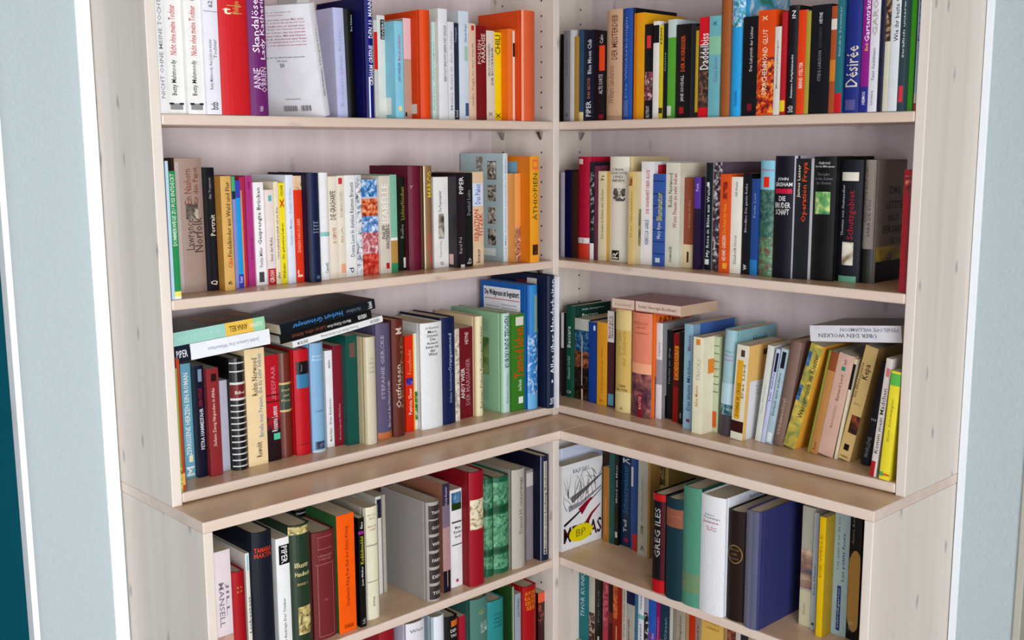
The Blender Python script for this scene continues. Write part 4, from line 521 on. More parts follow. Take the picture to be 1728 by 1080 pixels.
 ('dark brown hardback with worn gold lettering, right of the grey-violet, third-left row', -0.4675, 0.0302, 0.0352, 0.2549, 0.0, 0.1488, 'h', '#5f2c24', [('T', 'Ostfriesen', 0.25, 0.62, '#c8b8a8', 0.4, 0.4), ('T', 'LEGENDE', 0.25, 0.95, '#8a6a48', 0.72, 0.3), ('T', 'M', 0.88, 0.93, '#d8c8b8', 0.5, 0.5)], None, []),
 ('scarlet paperback with yellow edge and blue flower, right of the dark brown, third-left row', -0.4228, 0.0246, 0.0527, 0.2144, 0.0, 0.1329, 'p', '#d8301c', [('P', 0, 1, '#f0b030', 0.85, 1), ('T', 'Patricia Shaw', 0.18, 0.45, '#f4d0b8', 0.45, 0.4), ('T', 'Feuerbucht', 0.6, 0.85, '#e88c60', 0.45, 0.4), ('N', 0.49, 0.56, '#4a3aa0', '#8a7ad0', '#20206a', 0.05, 0.8, 40)], None, []),
 ('thin white-green booklet, right of the scarlet, third-left row', -0.3978, 0.0088, 0.0559, 0.2159, 0.0, 0.1339, 'p', '#dfe4d8', [('N', 0.1, 0.4, '#4a8a3c', '#c8dcc0', '#2a5a24', 0.0, 1.0, 60)], None, []),
 ('broad white hardback with stacked black blackletter title, right of the thin white-green, third-left row', -0.3886, 0.0599, 0.0374, 0.2383, 0.0, 0.15, 'h', '#e3e6e8', [('H', 'Johannes', 0.95, '#2a2c30', 0.028, 0.62, 0.5), ('H', 'Mario', 0.915, '#2a2c30', 0.028, 0.42, 0.5), ('H', 'Simmel', 0.88, '#2a2c30', 0.028, 0.5, 0.5), ('H', 'Die', 0.845, '#2a2c30', 0.028, 0.25, 0.5), ('H', 'Antwort', 0.81, '#2a2c30', 0.028, 0.52, 0.5), ('H', 'kennt nur', 0.775, '#2a2c30', 0.028, 0.6, 0.5), ('H', 'der', 0.74, '#2a2c30', 0.028, 0.25, 0.5), ('H', 'Wind', 0.705, '#2a2c30', 0.028, 0.4, 0.5)], '#c6c4c2', []),
 ('deep blue cloth hardback with pale script, right of the broad white, third-left row', -0.3283, 0.042, 0.0432, 0.2431, 0.0, 0.15, 'h', '#17264e', [('T', 'Orangenmond', 0.5, 0.85, '#a8c4dc', 0.6, 0.32), ('T', 'Stefanie Gerstenberger', 0.2, 0.5, '#8aa4c0', 0.6, 0.24)], '#101b3a', []),
 ('thin speckled cream book, right of the deep blue, third-left row', -0.2858, 0.0129, 0.0478, 0.2139, 0.0, 0.1326, 'p', '#cfc6b8', [('N', 0, 1, '#cfc6b8', '#8a7a70', '#e8e0d4', 0.0, 1.0, 60)], None, []),
 ('maroon paperback with white science-fiction capitals, right of the thin speckled, third-left row', -0.2613, 0.0388, 0.0598, 0.2108, 0.0, 0.1307, 'p', '#6e1f28', [('T', 'ANDY WEIR', 0.22, 0.56, '#e8dcdc', 0.2, 0.28), ('T', 'DER MARSIANER', 0.14, 0.66, '#b08088', 0.58, 0.32), ('T', 'HEYNE', 0.82, 0.95, '#d8c4c4', 0.5, 0.26)], None, []),
 ('pale straw book with vertical handwriting, right of the maroon, third-left row', -0.2221, 0.0231, 0.0478, 0.2347, 0.0, 0.15, 'h', '#e6dfb8', [('T', 'Ephraim Kishon Familiengeschichten', 0.08, 0.9, '#4a4838', 0.7, 0.5)], '#d0b892', []),
 ('pale mint book with black capitals, green cover, right of the pale straw, third-left row', -0.1577, 0.0276, 0.0286, 0.2364, 0.0, 0.184, 'h', '#b9d6cf', [('T', 'KURSKUNDE ZEICHEN', 0.46, 0.97, '#243430', 0.55, 0.6), ('T', 'Roberto Saviano', 0.1, 0.4, '#6a8a94', 0.5, 0.25)], '#8fb894', [('P', 0.36, 0.74, '#4f7440', 0.18, 0.75), ('N', 0.36, 0.74, '#4f7440', '#8aa068', '#3a5a30', 0.18, 0.75, 10), ('P', 0.8, 0.92, '#84ab88', 0.2, 0.75), ('P', 0.1, 0.32, '#86ae8b', 0.2, 0.75)]),
 ('strong green paperback with red handwritten title, right of the pale mint, third-left row', -0.1297, 0.0422, 0.0275, 0.2313, 0.0, 0.1434, 'p', '#3c7a2c', [('T', 'Tannöd leben', 0.34, 0.86, '#d8401c', 0.55, 0.7), ('P', 0.88, 0.97, '#d8dcc8', 0.3, 0.9), ('T', 'Axel Brandt', 0.2, 0.32, '#dfe8d8', 0.6, 0.28), ('P', 0.07, 0.14, '#e8ece4', 0.5, 0.85)], None, []),
 ('sky-printed blue tall book, press-praise panel on its cover, right of the strong green, third-left row', -0.0871, 0.0327, 0.0126, 0.2976, 0.0, 0.17, 'h', '#3a88cc', [('N', 0, 0.6, '#3a88cc', '#c8dcec', '#2a70b8', 0.0, 1.0, 60), ('P', 0.62, 0.92, '#8aa898', 0.5, 0.95), ('P', 0, 0.12, '#6aaedc', 0.0, 1.0)], '#1c5ca8', [('P', 0.72, 0.955, '#e2e4ea', 0.08, 0.93), ('S', 'Die Weltpresse ist begeistert:', 0.872, 0.935, '#1c1c20', 0.1, 0.9), ('S', 'Die Weltpresse ist begeistert:', 0.872, 0.935, '#1c1c20', 0.105, 0.905), ('P', 0.856, 0.862, '#c0303c', 0.1, 0.9), ('S', 'Ein Buch von dem man noch lange', 0.81, 0.825, '#6a6a74', 0.15, 0.5), ('S', 'sprechen wird und sprechen', 0.785, 0.8, '#6a6a74', 0.15, 0.5), ('S', 'Großartig erzählt und spannend', 0.79, 0.805, '#6a6a74', 0.55, 0.87), ('S', 'bis zur letzten Seite', 0.765, 0.78, '#6a6a74', 0.55, 0.87), ('P', 0, 0.12, '#5aa4d8', 0, 1)]),
 ('tall dark-blue handicraft book with white slanted title, right of the sky-printed blue, third-left row', -0.048, 0.0235, -0.012, 0.3191, 0.0, 0.2, 'h', '#182a44', [('T', 'Alles über Handarbeiten', 0.26, 0.97, '#e8ecf0', 0.62, 0.6), ('P', 0.195, 0.215, '#e8ecf0', 0.45, 0.65), ('T', 'tosa', 0.03, 0.08, '#d8dce0', 0.5, 0.7)], '#13233a', [('P', 0.6, 0.95, '#6a2028', 0.12, 0.5), ('P', 0.7, 0.97, '#c8c0b4', 0.12, 0.3), ('N', 0.3, 0.6, '#4a4a3c', '#8a8a70', '#1c2a34', 0.1, 0.45, 20), ('P', 0.03, 0.17, '#a8aeb4', 0.12, 0.35)]),
 ('thin white book overlapping the corner post, right of the tall dark-blue, third-left row', -0.0241, 0.0043, -0.02, 0.3149, 0.0, 0.19, 'p', '#eceef6', [('T', 'Zauberhafte Muster', 0.7, 0.9, '#b0c4c8', 0.5, 0.5)], None, []),
]),
('R', 0, 0.0221, 'books on the third-right row',[
 ('thin white-topped black book, third-right row', -0.0682, 0.009, 0.0772, 0.211, 0.0, 0.1308, 'p', '#2a2428', [('P', 0.58, 1, '#d8d6da', 0.0, 1.0)], None, []),
 ('bottle-green hardback with white serif lettering, right of the thin white-topped, third-right row', -0.0588, 0.034, 0.0774, 0.2303, 0.0, 0.1352, 'h', '#115040', [('T', 'Baccara', 0.55, 0.78, '#cfe0d8', 0.5, 0.35), ('T', 'Alexander Cordell', 0.2, 0.45, '#9fbcb0', 0.5, 0.3), ('H', 'O', 0.06, '#cfe0d8', 0.03, 0.45, 0.5)], '#0f3f34', [('S', 'Heike Baumgartner', 0.94, 0.965, '#d0dcd6', 0.1, 0.8), ('S', 'Baccara', 0.87, 0.91, '#d0dcd6', 0.1, 0.6)]),
 ('landscape-photo paperback with pale centre line, right of the bottle-green, third-right row', -0.0244, 0.05, 0.0801, 0.2022, 0.0, 0.1254, 'p', '#3a2a26', [('P', 0.86, 1, '#b8bab0', 0.0, 1.0), ('N', 0.6, 0.86, '#2f5c80', '#5a88a8', '#1c3a58', 0.0, 1.0, 60), ('N', 0.4, 0.6, '#7a4a34', '#b06a44', '#2a2024', 0.0, 1.0, 60), ('N', 0, 0.4, '#241c1c', '#4a3a34', '#15110f', 0.0, 1.0, 60), ('P', 0, 0.14, '#d8b8a0', 0.48, 0.58), ('P', 0.18, 0.8, '#c8c0b8', 0.49, 0.54)], None, []),
 ('cobalt-blue paperback, right of the landscape-photo, third-right row', 0.0261, 0.0319, 0.076, 0.1991, 0.0, 0.1234, 'p', '#22428c', [('P', 0.9, 0.96, '#c8d4ec', 0.5, 0.7)], None, []),
 ('amber paperback with faint lettering, right of the cobalt-blue, third-right row', 0.0584, 0.0314, 0.0706, 0.2028, 0.0, 0.1257, 'p', '#d9962c', [('T', 'Das Versprechen der Wüste', 0.15, 0.7, '#a86a1c', 0.55, 0.3), ('H', 'D', 0.06, '#4a3414', 0.025, 0.3, 0.5)], None, []),
 ('dark-figure paperback with pale top and blue foot, right of the amber, third-right row', 0.0902, 0.0215, 0.0718, 0.2327, 0.0, 0.1408, 'p', '#4a2c30', [('P', 0.68, 1, '#d6cfc8', 0.0, 1.0), ('T', 'Barbara', 0.72, 0.95, '#a82c30', 0.35, 0.35), ('T', 'Gordon', 0.72, 0.95, '#2a2426', 0.7, 0.35), ('P', 0.02, 0.14, '#5a90a8', 0.2, 1)], None, []),
 ('mottled yellow hardback with curved gilt script, right of the dark-figure, third-right row', 0.1306, 0.0476, 0.0516, 0.2447, 0.0, 0.13, 'h', '#d2b266', [('T', 'Die Gabe', 0.55, 0.82, '#b8923c', 0.3, 0.26), ('T', 'der Schmerzen', 0.45, 0.85, '#b8923c', 0.62, 0.26), ('H', 'CARR', 0.26, '#5a4a2c', 0.022, 0.5, 0.5), ('H', 'SHUTTER', 0.22, '#5a4a2c', 0.022, 0.7, 0.5), ('H', 'A', 0.04, '#3a3020', 0.03, 0.2, 0.5), ('P', 0, 0.2, '#dcc88c', 0.0, 1.0), ('P', 0.8, 1, '#dcc484', 0.0, 1.0)], None, []),
 ('sunset-picture novel in salmon over purple hills, right of the mottled yellow, third-right row', 0.1855, 0.0576, 0.0464, 0.2433, 0.0, 0.15, 'h', '#e2876c', [('P', 0.42, 0.52, '#f0a884', 0.0, 1.0), ('N', 0, 0.42, '#6a3c48', '#a8685a', '#3a2430', 0, 1, 25), ('P', 0, 0.22, '#8a1c2a', 0.4, 0.62), ('T', 'BASTEI', 0.08, 0.2, '#e0b0a8', 0.51, 0.13), ('H', 'PATRICIA', 0.9, '#c06a50', 0.03, 0.75, 0.5), ('H', 'SHAW', 0.86, '#c06a50', 0.02, 0.5, 0.5), ('H', 'Sonnenfeuer', 0.81, '#c06a50', 0.02, 0.75, 0.5)], '#dd6a2a', [('N', 0, 0.4, '#6a3c48', '#c87a48', '#3a2430', 0, 1, 10), ('S', 'PATRICIA', 0.9, 0.96, '#5a1c14', 0.1, 0.9), ('S', 'VERLORENE', 0.74, 0.84, '#3a1410', 0.1, 0.95)]),
 ('white-and-grey paperback, right of the sunset-picture, third-right row', 0.2435, 0.0173, 0.0672, 0.2221, 0.0, 0.13, 'p', '#dedee0', [('P', 0.36, 0.62, '#9a9aa0', 0.0, 1.0), ('T', 'Carlos', 0.65, 0.8, '#7a7a80', 0.5, 0.35)], '#8a8a8e', [('P', 0, 0.24, '#1c1a1e', 0, 1)]),
 ('slim black paperback with thin white lettering, right of the white-and-grey, third-right row', 0.2613, 0.018, 0.083, 0.206, 0.0, 0.1277, 'p', '#15141a', [('T', 'Nacht im Zug', 0.4, 0.8, '#9a9aa4', 0.5, 0.25)], None, []),
 ('red-black paperback with orange-yellow title, right of the slim black, third-right row', 0.2906, 0.0197, 0.0697, 0.2038, 0.0, 0.1264, 'p', '#8e1c1c', [('P', 0.48, 0.86, '#e0902c', 0.2, 0.8), ('T', 'EXODUS', 0.5, 0.84, '#a02418', 0.5, 0.5), ('P', 0.4, 0.48, '#5a1414', 0.0, 1.0)], None, []),
 ('slim jet-black paperback, right of the red-black, third-right row', 0.3108, 0.0125, 0.0645, 0.2111, 0.0, 0.1309, 'p', '#1a1a20', [('P', 0.06, 0.12, '#8a8a90', 0.4, 0.7)], None, []),
 ('powder-blue paperback with dark blue slanted title, right of the slim jet-black, third-right row', 0.344, 0.0235, 0.039, 0.2345, 0.0, 0.16, 'p', '#8bb4c6', [('T', 'Das kleine Mädchen', 0.18, 0.66, '#23406c', 0.6, 0.4), ('T', 'Maeve', 0.75, 0.9, '#7a5a7c', 0.6, 0.36), ('P', 0.07, 0.1, '#7a3a5c', 0.4, 0.8)], '#7a98b4', [('P', 0.55, 1, '#3f62a4', 0.08, 0.95)]),
 ('pale cream paperback with orange mark on spine and cover, right of the powder-blue, third-right row', 0.381, 0.0268, 0.0225, 0.2126, 0.0, 0.12, 'p', '#e4dfc4', [('P', 0.92, 0.98, '#d8842c', 0.3, 0.7), ('T', 'Alice Munro', 0.28, 0.5, '#c8762c', 0.45, 0.28), ('T', 'TRICKS', 0.55, 0.78, '#b8b4a8', 0.6, 0.36)], '#e2ddc2', [('P', 0.62, 0.77, '#dc8434', 0.05, 0.35), ('P', 0.9, 0.92, '#a8a898', 0.3, 0.4)]),
 ('green-checked thin book with fox-red foot picture, right of the pale cream, third-right row', 0.4082, 0.0133, 0.0608, 0.2117, 0.0, 0.1313, 'p', '#b9c2a0', [('P', 0.9, 0.91, '#6a7a58', 0.0, 1.0), ('P', 0.82, 0.83, '#6a7a58', 0.0, 1.0), ('P', 0.74, 0.75, '#6a7a58', 0.0, 1.0), ('P', 0.66, 0.67, '#6a7a58', 0.0, 1.0), ('P', 0.58, 0.59, '#6a7a58', 0.0, 1.0), ('P', 0.5, 0.51, '#6a7a58', 0.0, 1.0), ('P', 0.42, 0.43, '#6a7a58', 0.0, 1.0), ('P', 0.05, 0.22, '#c85a24', 0, 0.8)], None, []),
 ('misty blue hardback with pink name and dark foot, right of the green-checked, third-right row', 0.4295, 0.0315, 0.051, 0.2315, 0.043, 0.15, 'h', '#9cc0c8', [('H', 'Howard', 0.8, '#5aa08c', 0.02, 0.7, 0.5), ('H', 'Hana', 0.76, '#b878b0', 0.02, 0.7, 0.5), ('H', 'Kontiki', 0.72, '#b878b0', 0.02, 0.7, 0.5), ('P', 0, 0.2, '#4a4048', 0.0, 1.0), ('N', 0.2, 0.3, '#3c6a74', '#9cc0c8', '#2a4a54', 0.0, 1.0, 60), ('P', 0.3, 0.5, '#b4d0dc', 0.0, 1.0)], '#7faab2', [('S', 'Hannah', 0.86, 0.93, '#1f4a50', 0.35, 0.75)]),
 ('cream paperback with gold title panel and black label, right of the misty blue, third-right row', 0.4684, 0.0299, 0.042, 0.2053, 0.059, 0.13, 'p', '#dcd8c4', [('P', 0.22, 0.84, '#dba42c', 0.15, 0.65), ('T', 'DONNA W. CROSS', 0.25, 0.6, '#5a3a1c', 0.42, 0.3), ('P', 0.08, 0.2, '#3a161c', 0.0, 1.0), ('P', 0.88, 0.95, '#4a3a30', 0.4, 0.7), ('T', 'Das Lied', 0.45, 0.8, '#8a6a2c', 0.75, 0.2)], '#e2b870', [('P', 0, 0.62, '#dedfe6', 0, 1), ('P', 0.88, 0.94, '#5a3a2c', 0.35, 0.5), ('S', 'In einem Land vor', 0.55, 0.57, '#8a90a8', 0.2, 0.9), ('S', 'unserer Zeit steht', 0.51, 0.53, '#8a90a8', 0.2, 0.9), ('S', 'eine alte Festung', 0.47, 0.49, '#8a90a8', 0.2, 0.9)]),
 ('greenish-white leaning paperback, right of the cream, third-right row', 0.5161, 0.0138, 0.064, 0.2097, 0.12, 0.13, 'p', '#d4d8d0', [('T', 'Der Fremde', 0.3, 0.6, '#a8b0a8', 0.5, 0.3)], None, []),
 ('thin lilac-blue leaning paperback with black tag, right of the greenish-white, third-right row', 0.5308, 0.0093, 0.064, 0.2056, 0.149, 0.1275, 'p', '#c3c8ea', [('P', 0.76, 0.96, '#1f2430', 0.3, 0.9), ('T', 'Ich fühle', 0.45, 0.75, '#5a6a9a', 0.5, 0.5)], None, []),
 ('steel-blue leaning paperback with black tag, right of the thin lilac-blue, third-right row', 0.541, 0.0149, 0.064, 0.2077, 0.158, 0.1288, 'p', '#a9c2cc', [('P', 0.8, 0.97, '#1f2430', 0.3, 0.9), ('T', 'Einfach eine andere', 0.3, 0.75, '#48606c', 0.5, 0.4), ('P', 0.02, 0.12, '#dfe4e4', 0.2, 0.9)], None, []),
 ('taupe-brown leaning hardback with worn lettering, right of the steel-blue, third-right row', 0.557, 0.0259, 0.064, 0.2263, 0.158, 0.13, 'h', '#7a6258', [('T', 'Wildwechsel', 0.1, 0.45, '#b8a494', 0.45, 0.3)], None, []),
 ('mustard-patterned leaning novel with orange cover, right of the taupe-brown, third-right row', 0.5851, 0.0277, 0.064, 0.2284, 0.251, 0.12, 'p', '#b5a448', [('N', 0, 1, '#b5a448', '#d8c060', '#7a8a4c', 0, 1, 30), ('N', 0.78, 0.92, '#3a6a9c', '#5a80a0', '#284a6a', 0, 0.3, 60), ('N', 0.45, 0.6, '#3a6a9c', '#5a80a0', '#284a6a', 0, 0.3, 60), ('T', 'Wassermusik im Kloster', 0.3, 0.92, '#5a3418', 0.7, 0.4)], '#e8a43c', []),
 ('very thin olive leaning booklet, right of the mustard-patterned, third-right row', 0.6415, 0.0046, 0.064, 0.2204, 0.185, 0.12, 'p', '#8a8a3c', [], None, []),
 ('caramel leaning paperback with dark top, right of the very thin olive, third-right row', 0.6471, 0.0164, 0.064, 0.2174, 0.185, 0.12, 'p', '#b5814a', [('P', 0.82, 1, '#8a4a2c', 0.0, 1.0), ('T', 'Rose', 0.04, 0.12, '#6a3a1c', 0.5, 0.4)], None, []),
 ('dusty-pink leaning paperback with small green square, right of the caramel, third-right row', 0.665, 0.0335, 0.064, 0.2144, 0.185, 0.12, 'p', '#cda898', [('P', 0.84, 0.88, '#2c8a6c', 0.35, 0.6), ('T', 'Meine kleine Freiheit', 0.28, 0.5, '#a88478', 0.5, 0.2), ('T', 'Bernard Lord', 0.55, 0.8, '#7a5a50', 0.5, 0.2), ('T', 'nach', 0.9, 0.95, '#7a5a50', 0.5, 0.2)], None, []),
 ('thin cream-and-black leaning paperback, right of the dusty-pink, third-right row', 0.7022, 0.0058, 0.064, 0.2097, 0.168, 0.13, 'p', '#d8ccb0', [('P', 0.7, 0.95, '#1a1818', 0.0, 1.0)], None, []),
 ('tan leaning paperback with brown photo and black seal, right of the thin cream-and-black, third-right row', 0.7096, 0.0269, 0.064, 0.2383, 0.211, 0.13, 'p', '#d0b274', [('N', 0.24, 0.4, '#3a1c18', '#9a4a28', '#1c1214', 0.3, 1, 25), ('P', 0.085, 0.14, '#1f1c18', 0.3, 0.7), ('T', 'Kepa', 0.72, 0.85, '#3a3020', 0.6, 0.6), ('T', 'Die Elfenbeinkarte', 0.55, 0.85, '#6a5a3c', 0.15, 0.2), ('H', 'Erbe', 0.5, '#a08a5c', 0.02, 0.5, 0.5), ('H', 'LESEN', 0.03, '#5a4a30', 0.014, 0.6, 0.5)], '#c09c5c', []),
 ('black leaning hardback with grey lettering, right of the tan, third-right row', 0.7576, 0.019, 0.064, 0.2094, 0.168, 0.12, 'h', '#26272c', [('T', 'MARLENE', 0.08, 0.28, '#8a8a90', 0.5, 0.4), ('H', 'III', 0.45, '#c8c8cc', 0.02, 0.5, 0.5)], None, []),
 ('off-white leaning book with black scrawl and red foot, right of the black, third-right row', 0.8081, 0.0125, 0.01, 0.2295, 0.099, 0.12, 'p', '#cfc6c0', [('T', 'Komm mein Mädchen', 0.2, 0.75, '#3a3834', 0.5, 0.6), ('P', 0, 0.13, '#a8242a', 0, 0.7), ('P', 0.85, 0.92, '#c86a6c', 0.3, 0.8)], None, []),
 ('bright yellow leaning paperback with green top label, right of the off-white, third-right row', 0.8298, 0.0198, 0.004, 0.2081, 0.072, 0.12, 'p', '#e2d238', [('P', 0.87, 0.98, '#5cb04c', 0.0, 1.0), ('P', 0.03, 0.07, '#5aa05c', 0, 0.4), ('P', 0.04, 0.06, '#c8642c', 0.4, 1), ('T', 'Zum Schweigen', 0.35, 0.75, '#9a9030', 0.5, 0.3)], None, []),
]),
('L', 0.1124, -0.304, 'books in the left cabinet row',[
 ('pale pink-white paperback with thin hand-drawn capitals, left cabinet row', -0.9752, 0.0311, 0.004, 0.2431, 0.0, 0.2, 'p', '#d8cbd0', [('D', 'JILL', 0.5, 0.75, '#7a7480', 0.7, 0.25), ('D', 'MANSELL', 0.42, 0.76, '#7a7480', 0.35, 0.32), ('N', 0.0, 0.35, '#c0988c', '#d8c4bc', '#a8847c', 0, 1, 10)], None, []),
 ('dark red hardback with gold fleurons, right of the pale pink-white, left cabinet row', -0.9437, 0.0253, 0.0, 0.1976, 0.0, 0.1225, 'h', '#9c1c24', [('H', '* *', 0.85, '#c89a4c', 0.02, 0.4, 0.5), ('H', '* *', 0.81, '#c89a4c', 0.02, 0.4, 0.5)], None, []),
 ('white paperback with light blue stripe, right of the dark red, left cabinet row', -0.9063, 0.0077, 0.02, 0.2187, 0.0, 0.1356, 'p', '#e6e2d8', [('P', 0.85, 0.98, '#7ec0d8', 0.35, 0.7), ('T', 'Liebestest', 0.3, 0.62, '#4a4848', 0.6, 0.6)], None, []),
 ('blue-black hardback with red capitals, right of the white, left cabinet row', -0.8982, 0.0406, 0.004, 0.2569, 0.0, 0.2, 'h', '#1f222c', [('H', 'TAMARA', 0.87, '#d8401c', 0.035, 0.85, 0.5), ('H', 'MARTIN', 0.83, '#c03a2c', 0.035, 0.85, 0.5)], None, []),
 ('white paperback with black publisher tag, right of the blue-black, left cabinet row', -0.8485, 0.0277, 0.01, 0.2329, 0.0, 0.15, 'p', '#e4e6e6', [('P', 0.78, 0.94, '#15171f', 0.2, 1), ('D', 'PIPER', 0.79, 0.93, '#e8e8ea', 0.6, 0.45), ('T', 'Anton Rudolph Der Trinker', 0.05, 0.5, '#5a5860', 0.5, 0.25)], None, []),
 ('dark green ornate antique volume with gilt ends and panel, left cabinet row', -0.8204, 0.0462, 0.004, 0.2502, 0.0, 0.18, 'l', '#27392c', [('N', 0.93, 0.99, '#b8a468', '#5a5434', '#d8cc94', 0, 1, 60), ('N', 0.14, 0.36, '#b8a468', '#4a4a30', '#d8cc94', 0.25, 0.85, 50), ('H', 'Illustr.', 0.69, '#d8cc94', 0.04, 0.65, 0.5), ('H', 'Handbuch', 0.62, '#d8cc94', 0.035, 0.65, 0.5), ('H', 'BAND I.', 0.54, '#b8a468', 0.02, 0.5, 0.5), ('N', 0, 0.05, '#b8a468', '#5a5434', '#d8cc94', 0, 1, 60)], None, []),
 ('brown-maroon cloth hardback with embossed frame, right of the dark green, left cabinet row', -0.7616, 0.0513, 0.0216, 0.2173, 0.0, 0.1064, 'h', '#6e2c30', [('P', 0.84, 0.845, '#a86a64', 0.2, 0.85), ('P', 0.95, 0.955, '#a86a64', 0.2, 0.85), ('P', 0.7, 0.705, '#a86a64', 0.1, 0.9), ('P', 0.845, 0.95, '#7c3a3c', 0.2, 0.25), ('H', 'HERMANN', 0.78, '#a86a64', 0.018, 0.6, 0.5), ('H', 'HESSE', 0.75, '#a86a64', 0.018, 0.5, 0.5), ('H', 'IV', 0.37, '#a86a64', 0.02, 0.15, 0.5), ('P', 0.03, 0.7, '#a86a64', 0.16, 0.18), ('P', 0.03, 0.7, '#a86a64', 0.82, 0.84), ('P', 0.03, 0.035, '#a86a64', 0.16, 0.84)], None, []),
 ('vivid orange paperback with dark script and black foot name, left cabinet row', -0.7099, 0.0408, 0.0184, 0.2412, 0.0, 0.1096, 'p', '#ee5c14', [('T', 'Stephanie King Der Ruf der Eulen König', 0.22, 0.9, '#8a2c10', 0.55, 0.24), ('H', 'DIANA', 0.05, '#2a1410', 0.035, 0.5, 0.55)], '#2f5a34', []),
 ('slim black paperback with yellow title, right of the vivid orange, left cabinet row', -0.6622, 0.0142, 0.0145, 0.2265, 0.0, 0.16, 'p', '#17171c', [('T', 'Kuddelmuddel', 0.58, 0.83, '#b8b83c', 0.5, 0.55), ('P', 0.85, 0.88, '#8a2c7c', 0, 0.9), ('T', 'Jean Müller', 0.38, 0.56, '#d0d0d4', 0.5, 0.4), ('T', 'fau', 0.9, 0.96, '#d0d0d4', 0.5, 0.4), ('T', 'RoRo', 0.03, 0.08, '#aaa', 0.5, 0.5)], None, []),
 ('parchment hardback with two grey rings, right of the slim black, left cabinet row', -0.6361, 0.0358, 0.0291, 0.2365, 0.0, 0.18, 'h', '#e0dcc2', [('P', 0.655, 0.67, '#a8a494', 0.0, 1.0), ('P', 0.335, 0.345, '#a8a494', 0.0, 1.0), ('H', 'MARGARET', 0.93, '#b8b098', 0.018, 0.6, 0.5), ('H', 'MEAD', 0.9, '#b8b098', 0.018, 0.4, 0.5), ('H', 'MANN UND', 0.83, '#c8a48c', 0.018, 0.6, 0.5), ('H', 'WEIB', 0.8, '#c8a48c', 0.018, 0.4, 0.5), ('D', 'Insel', 0.12, 0.2, '#6a6654', 0.5, 0.15)], '#a8a294', []),
 ('broad light-grey volume with six dark name panels, right of the parchment, left cabinet row', -0.4887, 0.0352, 0.011, 0.2169, 0.0, 0.165, 'l', '#a6a09a', [('P', 0.02, 0.155, '#3a3232', 0.1, 1), ('P', 0.185, 0.32, '#3a3232', 0.1, 1), ('P', 0.35, 0.485, '#3a3232', 0.1, 1), ('P', 0.515, 0.65, '#3a3232', 0.1, 1), ('P', 0.68, 0.815, '#3a3232', 0.1, 1), ('P', 0.83, 0.965, '#3a3232', 0.1, 1), ('H', 'TOD', 0.085, '#dcd4cc', 0.032, 0.62, 0.55), ('H', 'DEN', 0.25, '#dcd4cc', 0.032, 0.62, 0.55), ('H', 'FAIRN', 0.415, '#dcd4cc', 0.032, 0.62, 0.55), ('H', 'WIR', 0.58, '#dcd4cc', 0.032, 0.62, 0.55), ('H', 'GOOD', 0.745, '#dcd4cc', 0.032, 0.62, 0.55), ('H', 'THOM', 0.895, '#dcd4cc', 0.032, 0.62, 0.55)], '#98938f', []),
 ('dusk-pink paperback fading to violet top, black foot, right of the broad light-grey, left cabinet row', -0.436, 0.0198, 0.03, 0.2422, 0.0, 0.2, 'p', '#b08a8c', [('P', 0.8, 1, '#3a3248', 0.0, 1.0), ('P', 0.6, 0.8, '#7a6a80', 0.0, 1.0), ('P', 0, 0.2, '#1f1c2a', 0.0, 1.0), ('T', 'Cory Rauter', 0.8, 0.97, '#c8c0cc', 0.5, 0.35), ('P', 0.05, 0.2, '#b08a7c', 0.5, 0.6)], '#8f5e4c', []),
 ('white paperback with lake photo and black rules, right of the dusk-pink, left cabinet row', -0.4069, 0.032, 0.0388, 0.2192, 0.0, 0.1359, 'p', '#e6e6e8', [('N', 0.79, 0.97, '#3a6a94', '#20301c', '#7aa4c4', 0.1, 0.95, 20), ('P', 0.79, 0.86, '#2a3a20', 0.1, 0.95), ('P', 0.66, 0.675, '#3a3a3c', 0.1, 0.95), ('P', 0.43, 0.44, '#3a3a3c', 0.1, 0.95), ('H', 'Mein', 0.61, '#2a2a2c', 0.03, 0.5, 0.6), ('H', 'Kinder', 0.565, '#2a2a2c', 0.03, 0.7, 0.6), ('H', 'buch', 0.52, '#2a2a2c', 0.03, 0.5, 0.6), ('P', 0.05, 0.08, '#b0305c', 0.4, 0.6)], None, []),
 ('glossy red hardback with cream floral label, right of the white, left cabinet row', -0.3746, 0.0417, 0.0101, 0.257, 0.0, 0.2, 'h', '#981c2a', [('N', 0.5, 0.76, '#d8ccac', '#e8dfc4', '#8a7a5c', 0.05, 0.95, 60)], '#7c1724', []),
 ('green embossed first of two leather volumes, right of the glossy red, left cabinet row', -0.315, 0.0275, 0.029, 0.2255, 0.0, 0.1466, 'l', '#1f5a40', [('N', 0.08, 0.2, '#4a8a64', '#1f5a40', '#6aa884', 0.0, 1.0, 60), ('N', 0.28, 0.62, '#4a8a64', '#1f5a40', '#6aa884', 0.0, 1.0, 60), ('N', 0.7, 0.95, '#4a8a64', '#1f5a40', '#6aa884', 0.0, 1.0, 60), ('P', 0.64, 0.68, '#17482f', 0.0, 1.0), ('P', 0.22, 0.26, '#17482f', 0.0, 1.0)], None, []),
 ('green embossed second, nearer the cream book, of two leather volumes, left cabinet row', -0.2871, 0.0463, 0.0256, 0.2229, 0.0, 0.1449, 'l', '#1f5a40', [('N', 0.05, 0.2, '#4a8a64', '#1f5a40', '#6aa884', 0.0, 1.0, 60), ('N', 0.28, 0.62, '#4a8a64', '#1f5a40', '#6aa884', 0.0, 1.0, 60), ('N', 0.72, 0.95, '#4a8a64', '#1f5a40', '#6aa884', 0.0, 1.0, 60), ('P', 0.64, 0.7, '#17482f', 0.0, 1.0), ('P', 0.22, 0.26, '#17482f', 0.0, 1.0)], None, []),
